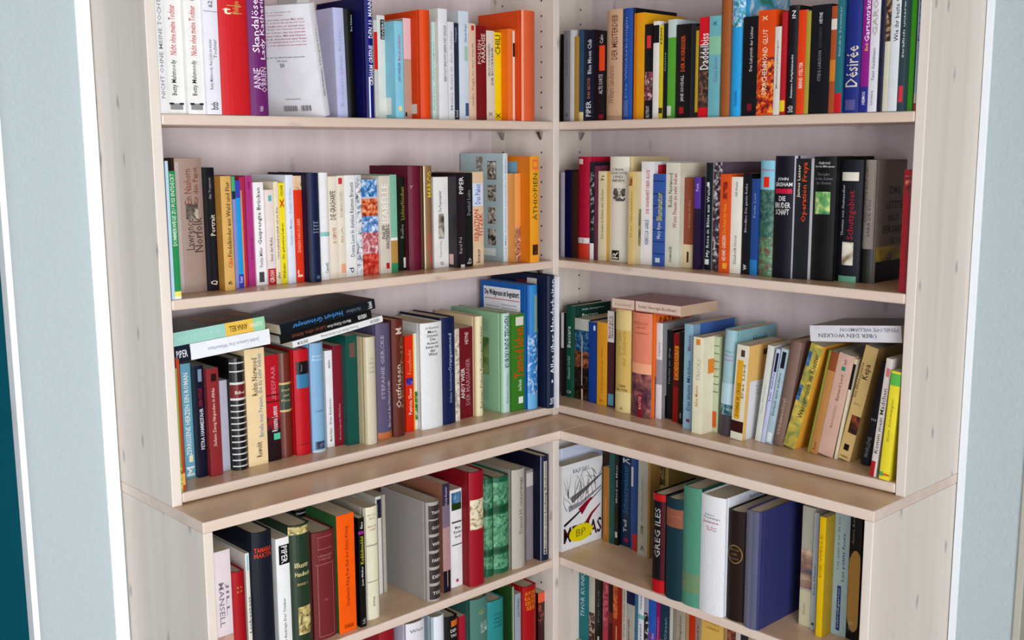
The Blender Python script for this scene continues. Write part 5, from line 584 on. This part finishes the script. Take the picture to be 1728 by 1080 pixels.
 ('warm-grey cloth hardback with slanted script, right of the green embossed, left cabinet row', -0.2404, 0.0398, 0.0189, 0.2321, 0.0, 0.18, 'h', '#b5afa4', [('T', 'Daniel H. unterwegs', 0.35, 0.92, '#6a645c', 0.6, 0.35)], '#8a887c', []),
 ('mauve-grey paperback with pale label, right of the warm-grey, left cabinet row', -0.1793, 0.0211, 0.04, 0.2152, 0.0, 0.1334, 'p', '#8c848a', [('P', 0.82, 0.97, '#c8c0bc', 0.0, 1.0)], None, []),
 ('tall navy fairy-tale volume with pale title strip, right of the mauve-grey, left cabinet row', -0.1579, 0.0271, 0.012, 0.2492, 0.0, 0.22, 'h', '#23263c', [('P', 0.06, 0.95, '#b8b4a8', 0.25, 0.6), ('T', 'Märchen von Ludwig Bechstein', 0.07, 0.94, '#23263c', 0.43, 0.26), ('P', 0, 1, '#8a94b8', 0, 0.05)], '#15182c', []),
]),
('L', 0, 0.6978, 'books on the top-left row',[
 ('tall pale-grey book half hidden behind the leaning white one, top-left row', -0.6104, 0.0297, 0.138, 0.2511, 0.0, 0.07, 'p', '#dcdcda', [], None, []),
]),
('L', 0.1124, -0.304, 'books in the left cabinet row',[
 ('pale book in the rear row with navy tag, left cabinet row', -0.5437, 0.0139, 0.12, 0.2176, 0.0, 0.1349, 'p', '#d8d6d0', [('P', 0.78, 0.97, '#23283c', 0.2, 1)], None, []),
 ('thin grey-brown book in the rear row, left cabinet row', -0.5267, 0.0078, 0.12, 0.2183, 0.0, 0.1353, 'p', '#b0a89c', [], None, []),
 ('rear black book with white lettering at its top, left cabinet row', -0.7324, 0.0304, 0.13, 0.2298, 0.0, 0.1425, 'p', '#16161a', [('H', 'Heinrich', 0.97, '#d8d8dc', 0.02, 0.8, 0.5), ('H', 'Peer', 0.93, '#a8b8c4', 0.02, 0.6, 0.5)], None, []),
]),
('L', 0.1124, -0.588, 'books in the lowest left row',[
 ('dark red hardback, lowest left row', -0.6049, 0.0397, 0.03, 0.2497, 0.0, 0.1488, 'h', '#8a1f28', [], None, []),
 ('lavender-white hardback with grey script, right of the dark red, lowest left row', -0.5505, 0.0481, 0.01, 0.2545, 0.0, 0.1488, 'h', '#dcdae2', [('H', 'Wien', 0.93, '#5a5862', 0.03, 0.7, 0.5)], '#b4b0c4', []),
 ('milky-white hardback with plain spine, right of the lavender-white, lowest left row', -0.4834, 0.0347, 0.01, 0.2485, 0.0, 0.1488, 'h', '#dce0ea', [], '#9cacb4', []),
 ('black hardback with orange and white title blocks, right of the milky-white, lowest left row', -0.4396, 0.0357, 0.02, 0.23, 0.0, 0.1426, 'h', '#17171c', [('P', 0.9, 0.96, '#c86a2c', 0.4, 1), ('H', 'DER', 0.86, '#e0dcd8', 0.03, 0.5, 0.6), ('H', 'TAG', 0.81, '#e0dcd8', 0.03, 0.5, 0.6)], None, []),
 ('small raspberry-red paperback, right of the black, lowest left row', -0.3938, 0.0181, 0.03, 0.2164, 0.0, 0.1342, 'p', '#a02838', [], None, []),
 ('grey-green tall hardback with silver ornament, right of the small raspberry-red, lowest left row', -0.3753, 0.0496, 0.01, 0.2533, 0.0, 0.2, 'h', '#4f7a70', [('H', 'ABC', 0.87, '#8a9c4c', 0.04, 0.4, 0.6), ('N', 0.68, 0.78, '#4f7a70', '#b8ccc4', '#8aa8a0', 0.5, 0.95, 40)], '#2f544e', []),
 ('teal cloth hardback with dark stacked title, right of the grey-green, lowest left row', -0.3253, 0.0479, 0.0101, 0.2343, 0.0, 0.1453, 'h', '#2f8486', [('H', 'Wenn', 0.86, '#1f5a60', 0.025, 0.55, 0.6), ('H', 'das', 0.82, '#1f5a60', 0.025, 0.5, 0.6), ('H', 'Leben', 0.78, '#1f5a60', 0.025, 0.55, 0.6), ('H', 'ruft', 0.74, '#1f5a60', 0.025, 0.5, 0.6)], None, []),
 ('olive-edged green hardback with narrow cream spine, right of the teal, lowest left row', -0.2556, 0.0092, 0.0099, 0.25, 0.0, 0.18, 'h', '#9aa88a', [], '#2c4a2a', []),
 ('grey-blue paperback with dark lettering, right of the olive-edged, lowest left row', -0.236, 0.0185, 0.02, 0.2243, 0.0, 0.1391, 'p', '#9aa4b4', [('T', 'Lars Nittke', 0.75, 0.95, '#4a5468', 0.5, 0.4)], None, []),
 ('red hardback with jagged yellow title, right of the grey-blue, lowest left row', -0.2171, 0.0426, 0.01, 0.2367, 0.0, 0.1468, 'h', '#a01820', [('H', 'AUF DER', 0.93, '#e0901c', 0.04, 0.75, 0.5), ('H', 'KALTEN', 0.88, '#e0901c', 0.04, 0.75, 0.5), ('H', 'SEITE', 0.83, '#e0901c', 0.04, 0.75, 0.5), ('H', 'SEE', 0.78, '#e0901c', 0.04, 0.6, 0.5)], None, []),
 ('orange-topped black paperback at the corner post, right of the red, lowest left row', -0.1519, 0.0211, 0.03, 0.1987, 0.0, 0.1232, 'p', '#3a1c1c', [('P', 0.88, 1, '#e05a3c', 0.0, 1.0), ('N', 0.6, 0.88, '#3a1c1c', '#a84a3c', '#1c1214', 0.0, 1.0, 60)], None, []),
]),
('R', 0.111, -0.304, 'books in the right cabinet row',[
 ('amber-brown paperback in the rear row, right cabinet row', 0.1061, 0.0199, 0.1539, 0.1857, 0.0, 0.1151, 'p', '#a06a30', [('P', 0.1, 0.6, '#b88048', 0.4, 0.6)], None, []),
 ('dark teal paperback in the rear row, right of the amber-brown, right cabinet row', 0.1264, 0.0168, 0.1537, 0.2262, 0.0, 0.1402, 'p', '#264e48', [], None, []),
 ('thin black paperback in the rear row with white lettering, right cabinet row', 0.1436, 0.0112, 0.1548, 0.2347, 0.0, 0.1455, 'p', '#17171a', [('T', 'Mord am Meer', 0.45, 0.85, '#b8b4a8', 0.5, 0.5), ('P', 0.08, 0.14, '#b8b8b0', 0.2, 0.8)], None, []),
 ('navy paperback in the rear row with blue title, right cabinet row', 0.1552, 0.035, 0.164, 0.2348, 0.0, 0.1456, 'p', '#16304c', [('T', 'Schwarzwasser', 0.35, 0.85, '#2c6a94', 0.4, 0.5), ('H', 'K', 0.9, '#c8d0d8', 0.05, 0.7, 0.5), ('P', 0.05, 0.09, '#8a1f4c', 0.3, 0.7), ('T', 'Teil', 0.15, 0.28, '#c8ccd0', 0.4, 0.3)], '#0f1620', []),
 ('medium-blue paperback in the rear row with red foot, right of the navy, right cabinet row', 0.1906, 0.02, 0.1584, 0.2388, 0.0, 0.1481, 'p', '#2a4c8c', [('P', 0, 0.17, '#b8302c', 0.3, 1), ('P', 0.65, 0.85, '#c8ccd4', 0, 0.35)], None, []),
 ('stone-cream paperback in the rear row with blue lettering, right of the medium-blue, right cabinet row', 0.2228, 0.0308, 0.1451, 0.2464, 0.0, 0.0329, 'p', '#b9b5a4', [('T', 'Das Jahr ohne Sommer', 0.35, 0.8, '#7a98a4', 0.45, 0.3), ('T', 'KRIMI', 0.22, 0.3, '#4a4a44', 0.45, 0.3), ('H', 'A', 0.08, '#2a2a28', 0.05, 0.35, 0.5)], None, []),
 ('thin tan paperback in the rear row, right of the stone-cream, right cabinet row', 0.254, 0.007, 0.1429, 0.248, 0.0, 0.0351, 'p', '#a8824a', [], None, []),
 ('black hardback with large silver capitals and red ends, right cabinet row', 0.3762, 0.0347, 0.0071, 0.2185, 0.0, 0.15, 'h', '#1a161b', [('P', 0.93, 1, '#b01c24', 0.0, 1.0), ('P', 0, 0.13, '#b01c24', 0.0, 1.0), ('T', 'GREG ILES', 0.36, 0.86, '#a8a4a4', 0.5, 0.42), ('P', 0.13, 0.93, '#4a1c24', 0.75, 1)], None, []),
 ('petrol cloth hardback with copper band, right of the black, right cabinet row', 0.4181, 0.0433, 0.0003, 0.2207, 0.0, 0.13, 'h', '#1f3640', [('P', 0.72, 0.9, '#8a5440', 0.0, 1.0), ('H', 'ROSENDORFER', 0.83, '#a87058', 0.018, 0.8, 0.5)], None, []),
 ('sea-green hardback with faded olive foot, right of the petrol, right cabinet row', 0.4618, 0.0459, 0.0, 0.2554, 0.0, 0.14, 'h', '#4f8a74', [('P', 0.12, 0.28, '#6a8464', 0.0, 1.0)], '#1f4038', []),
 ('broad white jacketed hardback with small red title, right of the sea-green, right cabinet row', 0.5082, 0.0598, -0.0013, 0.2496, 0.0, 0.15, 'h', '#dfe2e6', [('H', 'Jeanne', 0.84, '#3a3c40', 0.018, 0.4, 0.4), ('H', 'Duchamps', 0.815, '#3a3c40', 0.018, 0.65, 0.5), ('H', 'Jeanne', 0.78, '#b03c48', 0.028, 0.65, 0.45), ('H', 'In den', 0.74, '#c07880', 0.016, 0.4, 0.5), ('H', 'Gärten', 0.72, '#c07880', 0.016, 0.4, 0.5)], '#d4d8e0', [('S', 'Jeanne', 0.92, 0.97, '#4a5468', 0.5, 0.85), ('P', 0.7, 0.8, '#b06a84', 0, 0.06)]),
 ('dark chocolate hardback with gold ring emblem, right of the broad white, right cabinet row', 0.5684, 0.041, 0.008, 0.229, 0.0, 0.14, 'h', '#2b211f', [('O', 0.61, 0.085, '#8a6a44', 0.42), ('H', 'BUCH', 0.65, '#8a6a44', 0.018, 0.45, 0.5), ('H', 'DER', 0.61, '#8a6a44', 0.018, 0.3, 0.5), ('H', '1000', 0.57, '#8a6a44', 0.018, 0.45, 0.5)], None, []),
 ('tall grey-blue cloth hardback showing its violet-blue side, right of the dark chocolate, right cabinet row', 0.616, 0.035, 0.0003, 0.242, 0.0, 0.165, 'h', '#5a5c74', [('P', 0, 1, '#6a6c80', 0, 0.5)], '#353866', []),
 ('pale paperback in the rear row with child photo, right cabinet row', 0.6887, 0.0275, 0.0893, 0.2461, 0.0, 0.1488, 'p', '#a8a494', [('N', 0.32, 0.65, '#8a6a5c', '#c8b094', '#4a5464', 0, 1, 14), ('P', 0, 0.3, '#c4bc9c', 0.0, 1.0), ('T', 'Kinder', 0.1, 0.2, '#8a8068', 0.4, 0.25)], None, []),
 ('slim silver-blue paperback in the rear row, right of the pale, right cabinet row', 0.7165, 0.0108, 0.0861, 0.2397, 0.0, 0.1486, 'p', '#b4bcc0', [('T', 'Das Haus', 0.3, 0.55, '#4a8088', 0.5, 0.4), ('H', 'M', 0.05, '#333', 0.03, 0.5, 0.5)], None, []),
 ('golden-yellow paperback with blue cover patch, right of the slim silver-blue, right cabinet row', 0.74, 0.0133, 0.0668, 0.2423, 0.0, 0.1488, 'p', '#d9b414', [('T', 'DIE WELLE', 0.5, 0.85, '#b8741c', 0.4, 0.4)], '#b8981c', [('P', 0.12, 0.72, '#1f5474', 0.35, 1), ('N', 0.75, 0.95, '#c85a24', '#b8981c', '#8a3a1c', 0.3, 0.9, 20)]),
 ('ice-blue paperback with navy capsule at its foot, right of the golden-yellow, right cabinet row', 0.7537, 0.0317, 0.0994, 0.2673, 0.0, 0.1488, 'p', '#a9c0c4', [('T', 'Les quat d or de Lio', 0.5, 0.9, '#4a8a7c', 0.32, 0.22), ('T', 'Les petits fours', 0.42, 0.78, '#2a3a6c', 0.68, 0.22), ('P', 0.04, 0.38, '#2c3a74', 0.35, 0.6), ('T', 'schreibgarten', 0.06, 0.36, '#b8c8d8', 0.47, 0.16)], None, []),
 ('black paperback with large ochre disc, right of the ice-blue, right cabinet row', 0.7858, 0.0234, 0.1008, 0.2737, 0.0, 0.1488, 'p', '#14120f', [('O2', 0.36, 0.3, '#b88c48', 0.8), ('H', 'LET', 0.12, '#c8c4bc', 0.02, 0.4, 0.4), ('H', 'KNAUR', 0.08, '#8a8680', 0.02, 0.5, 0.4), ('T', 'Anne Rosen', 0.7, 0.95, '#9a9690', 0.3, 0.18)], '#17171c', []),
]),
('R', 0.111, -0.304, 'books in the right cabinet row',[
 ('ochre book in the rear row with small framed photo, right cabinet row', 0.2412, 0.0422, 0.18, 0.2246, 0.0, 0.1393, 'p', '#a8904c', [('N', 0.75, 0.95, '#3a2c20', '#6a5a48', '#c8b070', 0.3, 0.8, 20)], None, []),
]),
('R', 0.111, -0.588, 'books in the lowest right row',[
 ('teal paperback with pale slanted capitals, lowest right row', 0.0204, 0.0335, 0.163, 0.2048, 0.0, 0.127, 'p', '#11707a', [('T', 'THOR KUNKEL', 0.3, 0.95, '#b0d4dc', 0.4, 0.4)], None, []),
 ('stone-white paperback with brown photo, right of the teal, lowest right row', 0.0543, 0.0196, 0.163, 0.1843, 0.0, 0.1143, 'p', '#b8b4a4', [('N', 0.0, 0.45, '#5a3a34', '#c8b8a8', '#2a1c1c', 0.0, 1.0, 60)], None, []),
 ('espresso-black paperback with thin lettering, right of the stone-white, lowest right row', 0.0743, 0.0262, 0.163, 0.1861, 0.0, 0.1154, 'p', '#1f1512', [('T', 'Der Koch', 0.35, 0.8, '#8a847c', 0.5, 0.15), ('P', 0.08, 0.15, '#c8c4bc', 0.4, 0.6)], None, []),
 ('raspberry paperback, right of the espresso-black, lowest right row', 0.1009, 0.0171, 0.163, 0.1869, 0.0, 0.1159, 'p', '#a83a4c', [('N', 0.3, 0.9, '#a83a4c', '#6a2430', '#c86a74', 0.0, 1.0, 60)], None, []),
 ('brick paperback with black panel, right of the raspberry, lowest right row', 0.1184, 0.016, 0.163, 0.1891, 0.0, 0.1172, 'p', '#6a2c24', [('P', 0.55, 1, '#2a1c14', 0.1, 0.9), ('P', 0, 0.4, '#4a1c20', 0.1, 0.9)], None, []),
 ('rust-red paperback with orange stripe, right of the brick, lowest right row', 0.1348, 0.0281, 0.163, 0.1861, 0.0, 0.1154, 'p', '#8a2a20', [('N', 0.5, 1, '#c05a28', '#8a2a20', '#d87a3c', 0, 0.5, 60), ('P', 0.15, 0.4, '#d8a08c', 0.35, 0.45), ('P', 0, 0.1, '#d86a2c', 0.1, 0.8)], None, []),
 ('light stone paperback, right of the rust-red, lowest right row', 0.1633, 0.0137, 0.163, 0.1888, 0.0, 0.1171, 'p', '#b8b2a4', [('T', 'Das Haus am', 0.3, 0.9, '#6a6458', 0.5, 0.3)], None, []),
 ('dove-grey paperback with navy cap, right of the light stone, lowest right row', 0.1774, 0.0256, 0.163, 0.1754, 0.0, 0.1087, 'p', '#a8a49a', [('P', 0.82, 1, '#1a2248', 0.0, 1.0), ('T', 'Literaturcafe', 0.1, 0.6, '#3a3834', 0.3, 0.2)], None, []),
 ('slim denim-blue paperback, right of the dove-grey, lowest right row', 0.2034, 0.0097, 0.163, 0.182, 0.0, 0.1128, 'p', '#3a6c88', [('P', 0, 0.3, '#a87a74', 0.0, 1.0)], None, []),
 ('white paperback with teal band, right of the slim denim-blue, lowest right row', 0.2135, 0.0178, 0.163, 0.1892, 0.0, 0.1173, 'p', '#d8dce4', [('P', 0.62, 0.68, '#7ab4b4', 0.0, 1.0), ('T', 'Carver', 0.75, 0.95, '#5a5a64', 0.5, 0.3), ('T', 'Erzähl', 0.3, 0.55, '#5a5a64', 0.5, 0.3)], None, []),
 ('grey paperback with dark marbling, right of the white, lowest right row', 0.2317, 0.0131, 0.163, 0.1847, 0.0, 0.1145, 'p', '#9a9aa8', [('N', 0.3, 0.75, '#2a2a34', '#c8c8d4', '#15151c', 0.0, 1.0, 60)], None, []),
 ('ultramarine paperback turning violet, right of the grey, lowest right row', 0.2452, 0.0228, 0.163, 0.1885, 0.0, 0.1169, 'p', '#2a5ab4', [('N', 0.0, 0.5, '#5a3a94', '#2a5ab4', '#7a4aa4', 0.0, 1.0, 60), ('T', 'Merlin', 0.3, 0.5, '#a8b8e0', 0.6, 0.3)], None, []),
 ('fuchsia paperback, right of the ultramarine, lowest right row', 0.2684, 0.0119, 0.163, 0.1767, 0.0, 0.1096, 'p', '#8a1c60', [('T', 'Sommer', 0.4, 0.8, '#d8a8c8', 0.5, 0.3)], None, []),
 ('deep sea-blue paperback with lime strokes, right of the fuchsia, lowest right row', 0.2807, 0.0275, 0.163, 0.182, 0.0, 0.1128, 'p', '#17384c', [('N', 0.2, 0.5, '#17384c', '#a8b43c', '#102838', 0.0, 1.0, 60), ('T', 'Ozean', 0.5, 0.8, '#7a98a8', 0.6, 0.3)], None, []),
 ('thin chalk-white paperback, right of the deep sea-blue, lowest right row', 0.3086, 0.0091, 0.163, 0.1787, 0.0, 0.1108, 'p', '#c4c0b4', [], None, []),
 ('thin ash-grey paperback, right of the thin chalk-white, lowest right row', 0.3181, 0.009, 0.163, 0.1832, 0.0, 0.1136, 'p', '#8a8478', [], None, []),
 ('clay-grey paperback with faint script, right of the thin ash-grey, lowest right row', 0.3275, 0.0258, 0.163, 0.1836, 0.0, 0.1138, 'p', '#a39c8c', [('T', 'Feuchtgebiet', 0.4, 0.9, '#5a5448', 0.5, 0.35)], None, []),
 ('thin khaki paperback, right of the clay-grey, lowest right row', 0.3538, 0.0096, 0.163, 0.1752, 0.0, 0.1086, 'p', '#a08860', [], None, []),
 ('tomato-red paperback, right of the thin khaki, lowest right row', 0.3638, 0.017, 0.163, 0.1783, 0.0, 0.1105, 'p', '#b8301c', [], None, []),
 ('taupe paperback, right of the tomato-red, lowest right row', 0.3812, 0.0168, 0.163, 0.1792, 0.0, 0.1111, 'p', '#9a8478', [('T', 'Zeit', 0.5, 0.9, '#5a4840', 0.5, 0.3)], None, []),
 ('broad yellow paperback with dark hill picture, right of the taupe, lowest right row', 0.3985, 0.0597, 0.163, 0.1887, 0.0, 0.117, 'p', '#d8b45c', [('N', 0.0, 0.62, '#2a1c28', '#5a3a4c', '#8aa0c8', 0, 1, 14), ('H', 'HOLLY', 0.93, '#b8642c', 0.03, 0.7, 0.5), ('H', 'OBEN', 0.86, '#b8642c', 0.03, 0.6, 0.5)], None, []),
 ('thin biscuit paperback, right of the broad yellow, lowest right row', 0.4585, 0.0098, 0.163, 0.1865, 0.0, 0.1156, 'p', '#a8845c', [], None, []),
 ('chestnut paperback, right of the thin biscuit, lowest right row', 0.4687, 0.0221, 0.163, 0.1774, 0.0, 0.11, 'p', '#7a4430', [('N', 0.4, 1, '#7a4430', '#a86a50', '#4a241c', 0.0, 1.0, 60)], None, []),
 ('narrow bone-white paperback, right of the chestnut, lowest right row', 0.4912, 0.0119, 0.163, 0.187, 0.0, 0.1159, 'p', '#c8c4bc', [], None, []),
 ('graphite paperback, right of the narrow bone-white, lowest right row', 0.5034, 0.0193, 0.163, 0.1771, 0.0, 0.1098, 'p', '#2c3038', [], None, []),
 ('pale khaki paperback, right of the graphite, lowest right row', 0.5231, 0.0187, 0.163, 0.1843, 0.0, 0.1143, 'p', '#b0a48c', [], None, []),
]),
]
for (unit,front,z,group,rows) in SHELVES:
    for (label,v0,T,sb,H,lean,D,kind,col,dec,sc,side) in rows:
        if lean>=0:
            # tilted to the right: stands on its lower right edge
            ctr=v0+T/2*math.cos(lean); lift=T/2*math.sin(lean)
        else:
            ctr=v0+T/2*math.cos(lean); lift=-T/2*math.sin(lean)
        zz=Z0+z+.0004+lift
        if unit=='L': book(label,group,(front-sb,ctr,zz),(-lean,0,0),T,H,D,kind,col,dec,sc,side,-1)
        else: book(label,group,(ctr,-front+sb,zz),(-lean,0,-math.pi/2),T,H,D,kind,col,dec,sc,side,1)
# ---------------------------------------------------------------- books lying down or turned
def lying(label,group,unit,front,sb,v0,v1,zb,tilt,T,D,kind,col,dec,sidecol=None,side=(),flip=False,tone='#d9cfb8'):
    # flip False: head of the book at the left end; spine decoration z runs right -> left
    L=v1-v0
    if unit=='L':
        # local x -> +x, local z -> -y or +y, thickness -> z
        if flip: M=Matrix(((1,0,0),(0,0,1),(0,-1,0)))      # z->+y , y->-z
        else:    M=Matrix(((1,0,0),(0,0,-1),(0,1,0)))      # z->-y , y->+z
        Tl=Matrix.Rotation(tilt,3,'X'); org=Vector((front-sb,v0 if flip else v1,0))
    else:
        if flip: M=Matrix(((0,0,1),(-1,0,0),(0,-1,0)))
        else:    M=Matrix(((0,0,-1),(-1,0,0),(0,1,0)))
        Tl=Matrix.Rotation(-tilt,3,'Y'); org=Vector((v0 if flip else v1,-front+sb,0))
    # tilt about the lower left end
    piv=Vector((front-sb,v0,0)) if unit=='L' else Vector((v0,-front+sb,0))
    loc=piv+Tl@(org-piv+Vector((0,0,T/2))); loc.z+=Z0+zb
    t=book(label,group,loc,(0,0,0),T,L/math.cos(tilt) if False else L,D,kind,col,dec,sidecol,side,1,paper_tone=tone)
    t.rotation_euler=(Tl@M).to_euler(); return t
G1='books lying on top of the third-left row'
lying('white paperback lying flat with black end, under the mint-green one',G1,'L',0,.03,-.9630,-.7644,.2555,.057,.0300,.125,'p','#e9edf2',[('P',.83,1,'#1c2433',0,1),('D','PIPER',.86,.97,'#e8eaee',.5,.45),('T','Judith Lennox Das Winterhaus',.12,.66,'#8a98b0',.5,.3)],'#1c2433')
lying('mint-green paperback lying flat with yellow block, topmost at the left side panel',G1,'L',0,.03,-.9635,-.7745,.2862,.057,.0250,.135,'p','#9ccfc4',[('P',.13,.44,'#e6bd52',0,1),('P',0,.13,'#96d0a8',0,1),('T','ANNA BELL',.2,.4,'#3a3418',.5,.45),('T','GOLDMANN',.03,.17,'#e8f0e4',.5,.35),('T','Auf den ersten Blick verliebt',.5,.95,'#b4dcd2',.5,.4)],'#3f5a4c',[('N',.05,.55,'#8a5a28','#a8702c','#3f5a4c',.1,.9,8)])
lying('slim white paperback lying tilted, undermost of the black pair',G1,'L',0,.03,-.7150,-.4950,.2520,.128,.0128,.12,'p','#e6e8ea',[('T','HERDER',.04,.15,'#4a4a50',.5,.5),('T','Thomas Böhm Die Entdeckung',.28,.7,'#6a6a72',.5,.5),('T','SPEKTRUM',.84,.95,'#3a3a40',.5,.5)])
lying('black paperback lying tilted with brown and white lettering, middle of the stack',G1,'L',0,.03,-.7425,-.5230,.2625,.128,.0170,.15,'p','#1b1618',[('T','HERDER',.06,.16,'#e4e4e8',.5,.5),('T','Martin Kämpchen',.24,.5,'#c8c8cc',.5,.5),('T','Leben ohne Armut',.52,.88,'#7a4838',.5,.5)],None,(),False,'#b9b4ac')
lying('black paperback lying tilted with blue lettering, topmost of the stack',G1,'L',0,.03,-.7405,-.5130,.2805,.128,.0205,.155,'p','#1d2228',[('T','Herbert Grönemeyer',.36,.88,'#4a8cd0',.55,.62),('T','Ulla Hoffmann',.16,.32,'#6a7a88',.45,.36),('H','kiwi',.06,'#d8dce0',.05,.7,.5)],'#17181d',[('N',.55,.95,'#17181d','#3a383c','#121317',.1,.8,12)],False,'#d8cdb4')
G2='books lying on top of the third-right row'
lying('pink and cream paperback lying flat, page edges facing the camera',G2,'R',0,.04,.1326,.3320,.2690,.004,.0235,.135,'p','#ddc4b4',[('P',.0,1,'#b06a62',.0,.1),('P',.645,.66,'#6a2430',0,1),('D','Susan Georgia Beckham',.06,.6,'#8a7468',.5,.4),('D','Reisebuch',.7,.95,'#c0a494',.5,.35)],'#a06a62',(),False,'#cdb094')
lying('silver-white paperback lying tilted with upside-down grey capitals',G2,'R',0,.03,.6600,.8500,.2590,.110,.0315,.13,'p','#d6d5dc',[('T','ÜBER DEN WOLKEN',.26,.9,'#5a5860',.36,.3),('T','PENELOPE WILLIAMSON',.03,.65,'#7a7880',.74,.22)],'#4a4042')
# white book turned so that its back cover faces the room, leaning left
book('white paperback turned to show its back cover with red text and barcode','books on the top-left row',(-.0175,-.6265,Z0+0.6978+.0028),(math.radians(12),0,math.radians(25)),.021,.212,.128,'p','#e4e4ea',
 [('T','Gaby Hauptmann',.18,.42,'#4a4a54',.5,.4),('T','Hängepartie',.46,.78,'#9a98a4',.5,.4)],'#e6e6ec',
 [('S','Eine Frau, ein Geheimnis, ein',.93,.945,'#b8606c',.25,.9),('S','Sommer und lauter Fragen.',.905,.92,'#b8606c',.4,.9)]+
 [('S',s,.865-.028*i,.882-.028*i,'#b8606c',.02,.92) for i,s in enumerate(('Als sie ihn zum ersten Mal sieht','ist alles anders als gedacht und','nichts bleibt wie es einmal war.','Denn hinter der Fassade verbirgt','sich ein Leben, das sie niemals','vermutet hätte. Mit viel Humor','erzählt die Autorin von einer Reise','in die Vergangenheit und von der','Kunst, noch einmal neu zu beginnen.'))]+
 [('S','Das ist die Büchergesellschaft',.535,.55,'#6a6a74',.1,.9),('S','Wochen',.505,.52,'#6a6a74',.45,.65),('S','50',.455,.49,'#5a5a64',.52,.6),('S','www.beispiel-verlag',.16,.175,'#5a5a64',.3,.6)]+
 [('P',.06,.11,'#4a4a50',.12+.022*i,.12+.022*i+(.008 if i%3 else .014)) for i in range(9)]+[('P',.06,.11,'#4a4a50',.38+.022*i,.38+.022*i+(.012 if i%2 else .007)) for i in range(12)],-1)
# novel in the right cabinet whose front cover faces the room
iv=0.0928
t=book('white novel with bare branches and yellow oval sticker on its front cover','books in the right cabinet row',(iv-.0175,-.086,Z0+-0.304+.0005),(0,0,-math.pi/2),.035,.209,.1415,'p','#e6e3de',[],'#e2e2e4',
 [('S','RALF ISAU',.88,.93,'#5a5a60',.2,.62)],1)
cv=[c for c in t.children if c.name.startswith('cover')][0]
import random
rn=random.Random(3)
def twig(pts,w,colr,nm='twig_print',k=0):
    # flat printed stroke on the front cover (local y=+T/2)
    vs=[];fs=[]
    for i,(s,z) in enumerate(pts):
        ww=w*(1-.75*i/max(1,len(pts)-1)); q=pts[min(i+1,len(pts)-1)]; p=pts[max(i-1,0)]; dx,dz=q[0]-p[0],q[1]-p[1]; l=math.hypot(dx,dz)or 1
        vs+=[(-.004-(s-dz/l*ww),.0175+.0004+k*.0001,z+dx/l*ww),(-.004-(s+dz/l*ww),.0175+.0004+k*.0001,z-dx/l*ww)]
    for i in range(len(pts)-1): fs.append((2*i,2*i+1,2*i+3,2*i+2))
    obj(nm,from_py(vs,fs,nm),cv,ink(colr))
twig([(.005,.062),(.045,.08),(.085,.1),(.135,.128)],.0035,'#2a2628'); twig([(.03,.12),(.07,.135),(.135,.165)],.0085,'#6a666a'); twig([(.02,.1),(.06,.105),(.135,.135)],.0075,'#8a888e')
twig([(.06,.085),(.08,.1),(.1,.112)],.0105,'#8a1c2c',k=2); twig([(.08,.05),(.1,.072),(.13,.09)],.006,'#7a1c28',k=2)
for i in range(26):
    s=.012+rn.random()*.12; z=.09+rn.random()*.05+s*.25; p=[(s,z)]
    a=rn.uniform(.9,2.3)
    for j in range(4):
        a+=rn.uniform(-.4,.4); s+=math.cos(a)*.012; z+=math.sin(a)*.013; p.append((min(.135,max(.003,s)),min(.185,z)))
    twig(p,.0009,('#262224','#4a484c')[i%2],k=1+i%3)
def cover_text(s,s0,s1,z0,z1,colr,k):
    g,fs=glyphs(s); obj('cover_title',from_py([(-.004-(s0+(s1-s0)*gx),.0175+.0008+k*.0001,z0+(z1-z0)*gy) for gx,gy in g],fs,'t'),cv,ink(colr))
cover_text('MESSIAS',.003,.134,.018,.056,'#3a1418',0); cover_text('MESSIAS',.004,.135,.018,.056,'#3a1418',1)
n=32; vs=[(-.004-(.062+.041*math.cos(2*math.pi*i/n)),.0175+.0011,.034+.021*math.sin(2*math.pi*i/n)) for i in range(n)]
obj('price_sticker',from_py(vs,[tuple(range(n))],'sticker'),cv,ink('#d8c81c')); cover_text('BP',.045,.078,.026,.044,'#8a7c14',5)
book('taller white hardback beside the novel with branches, right cabinet row','books in the right cabinet row',(iv-.0555,-.06,Z0+-0.304+.0005),(0,0,-math.pi/2),.032,.236,.16,'h','#ccd2e4',[],'#ccd4ea')
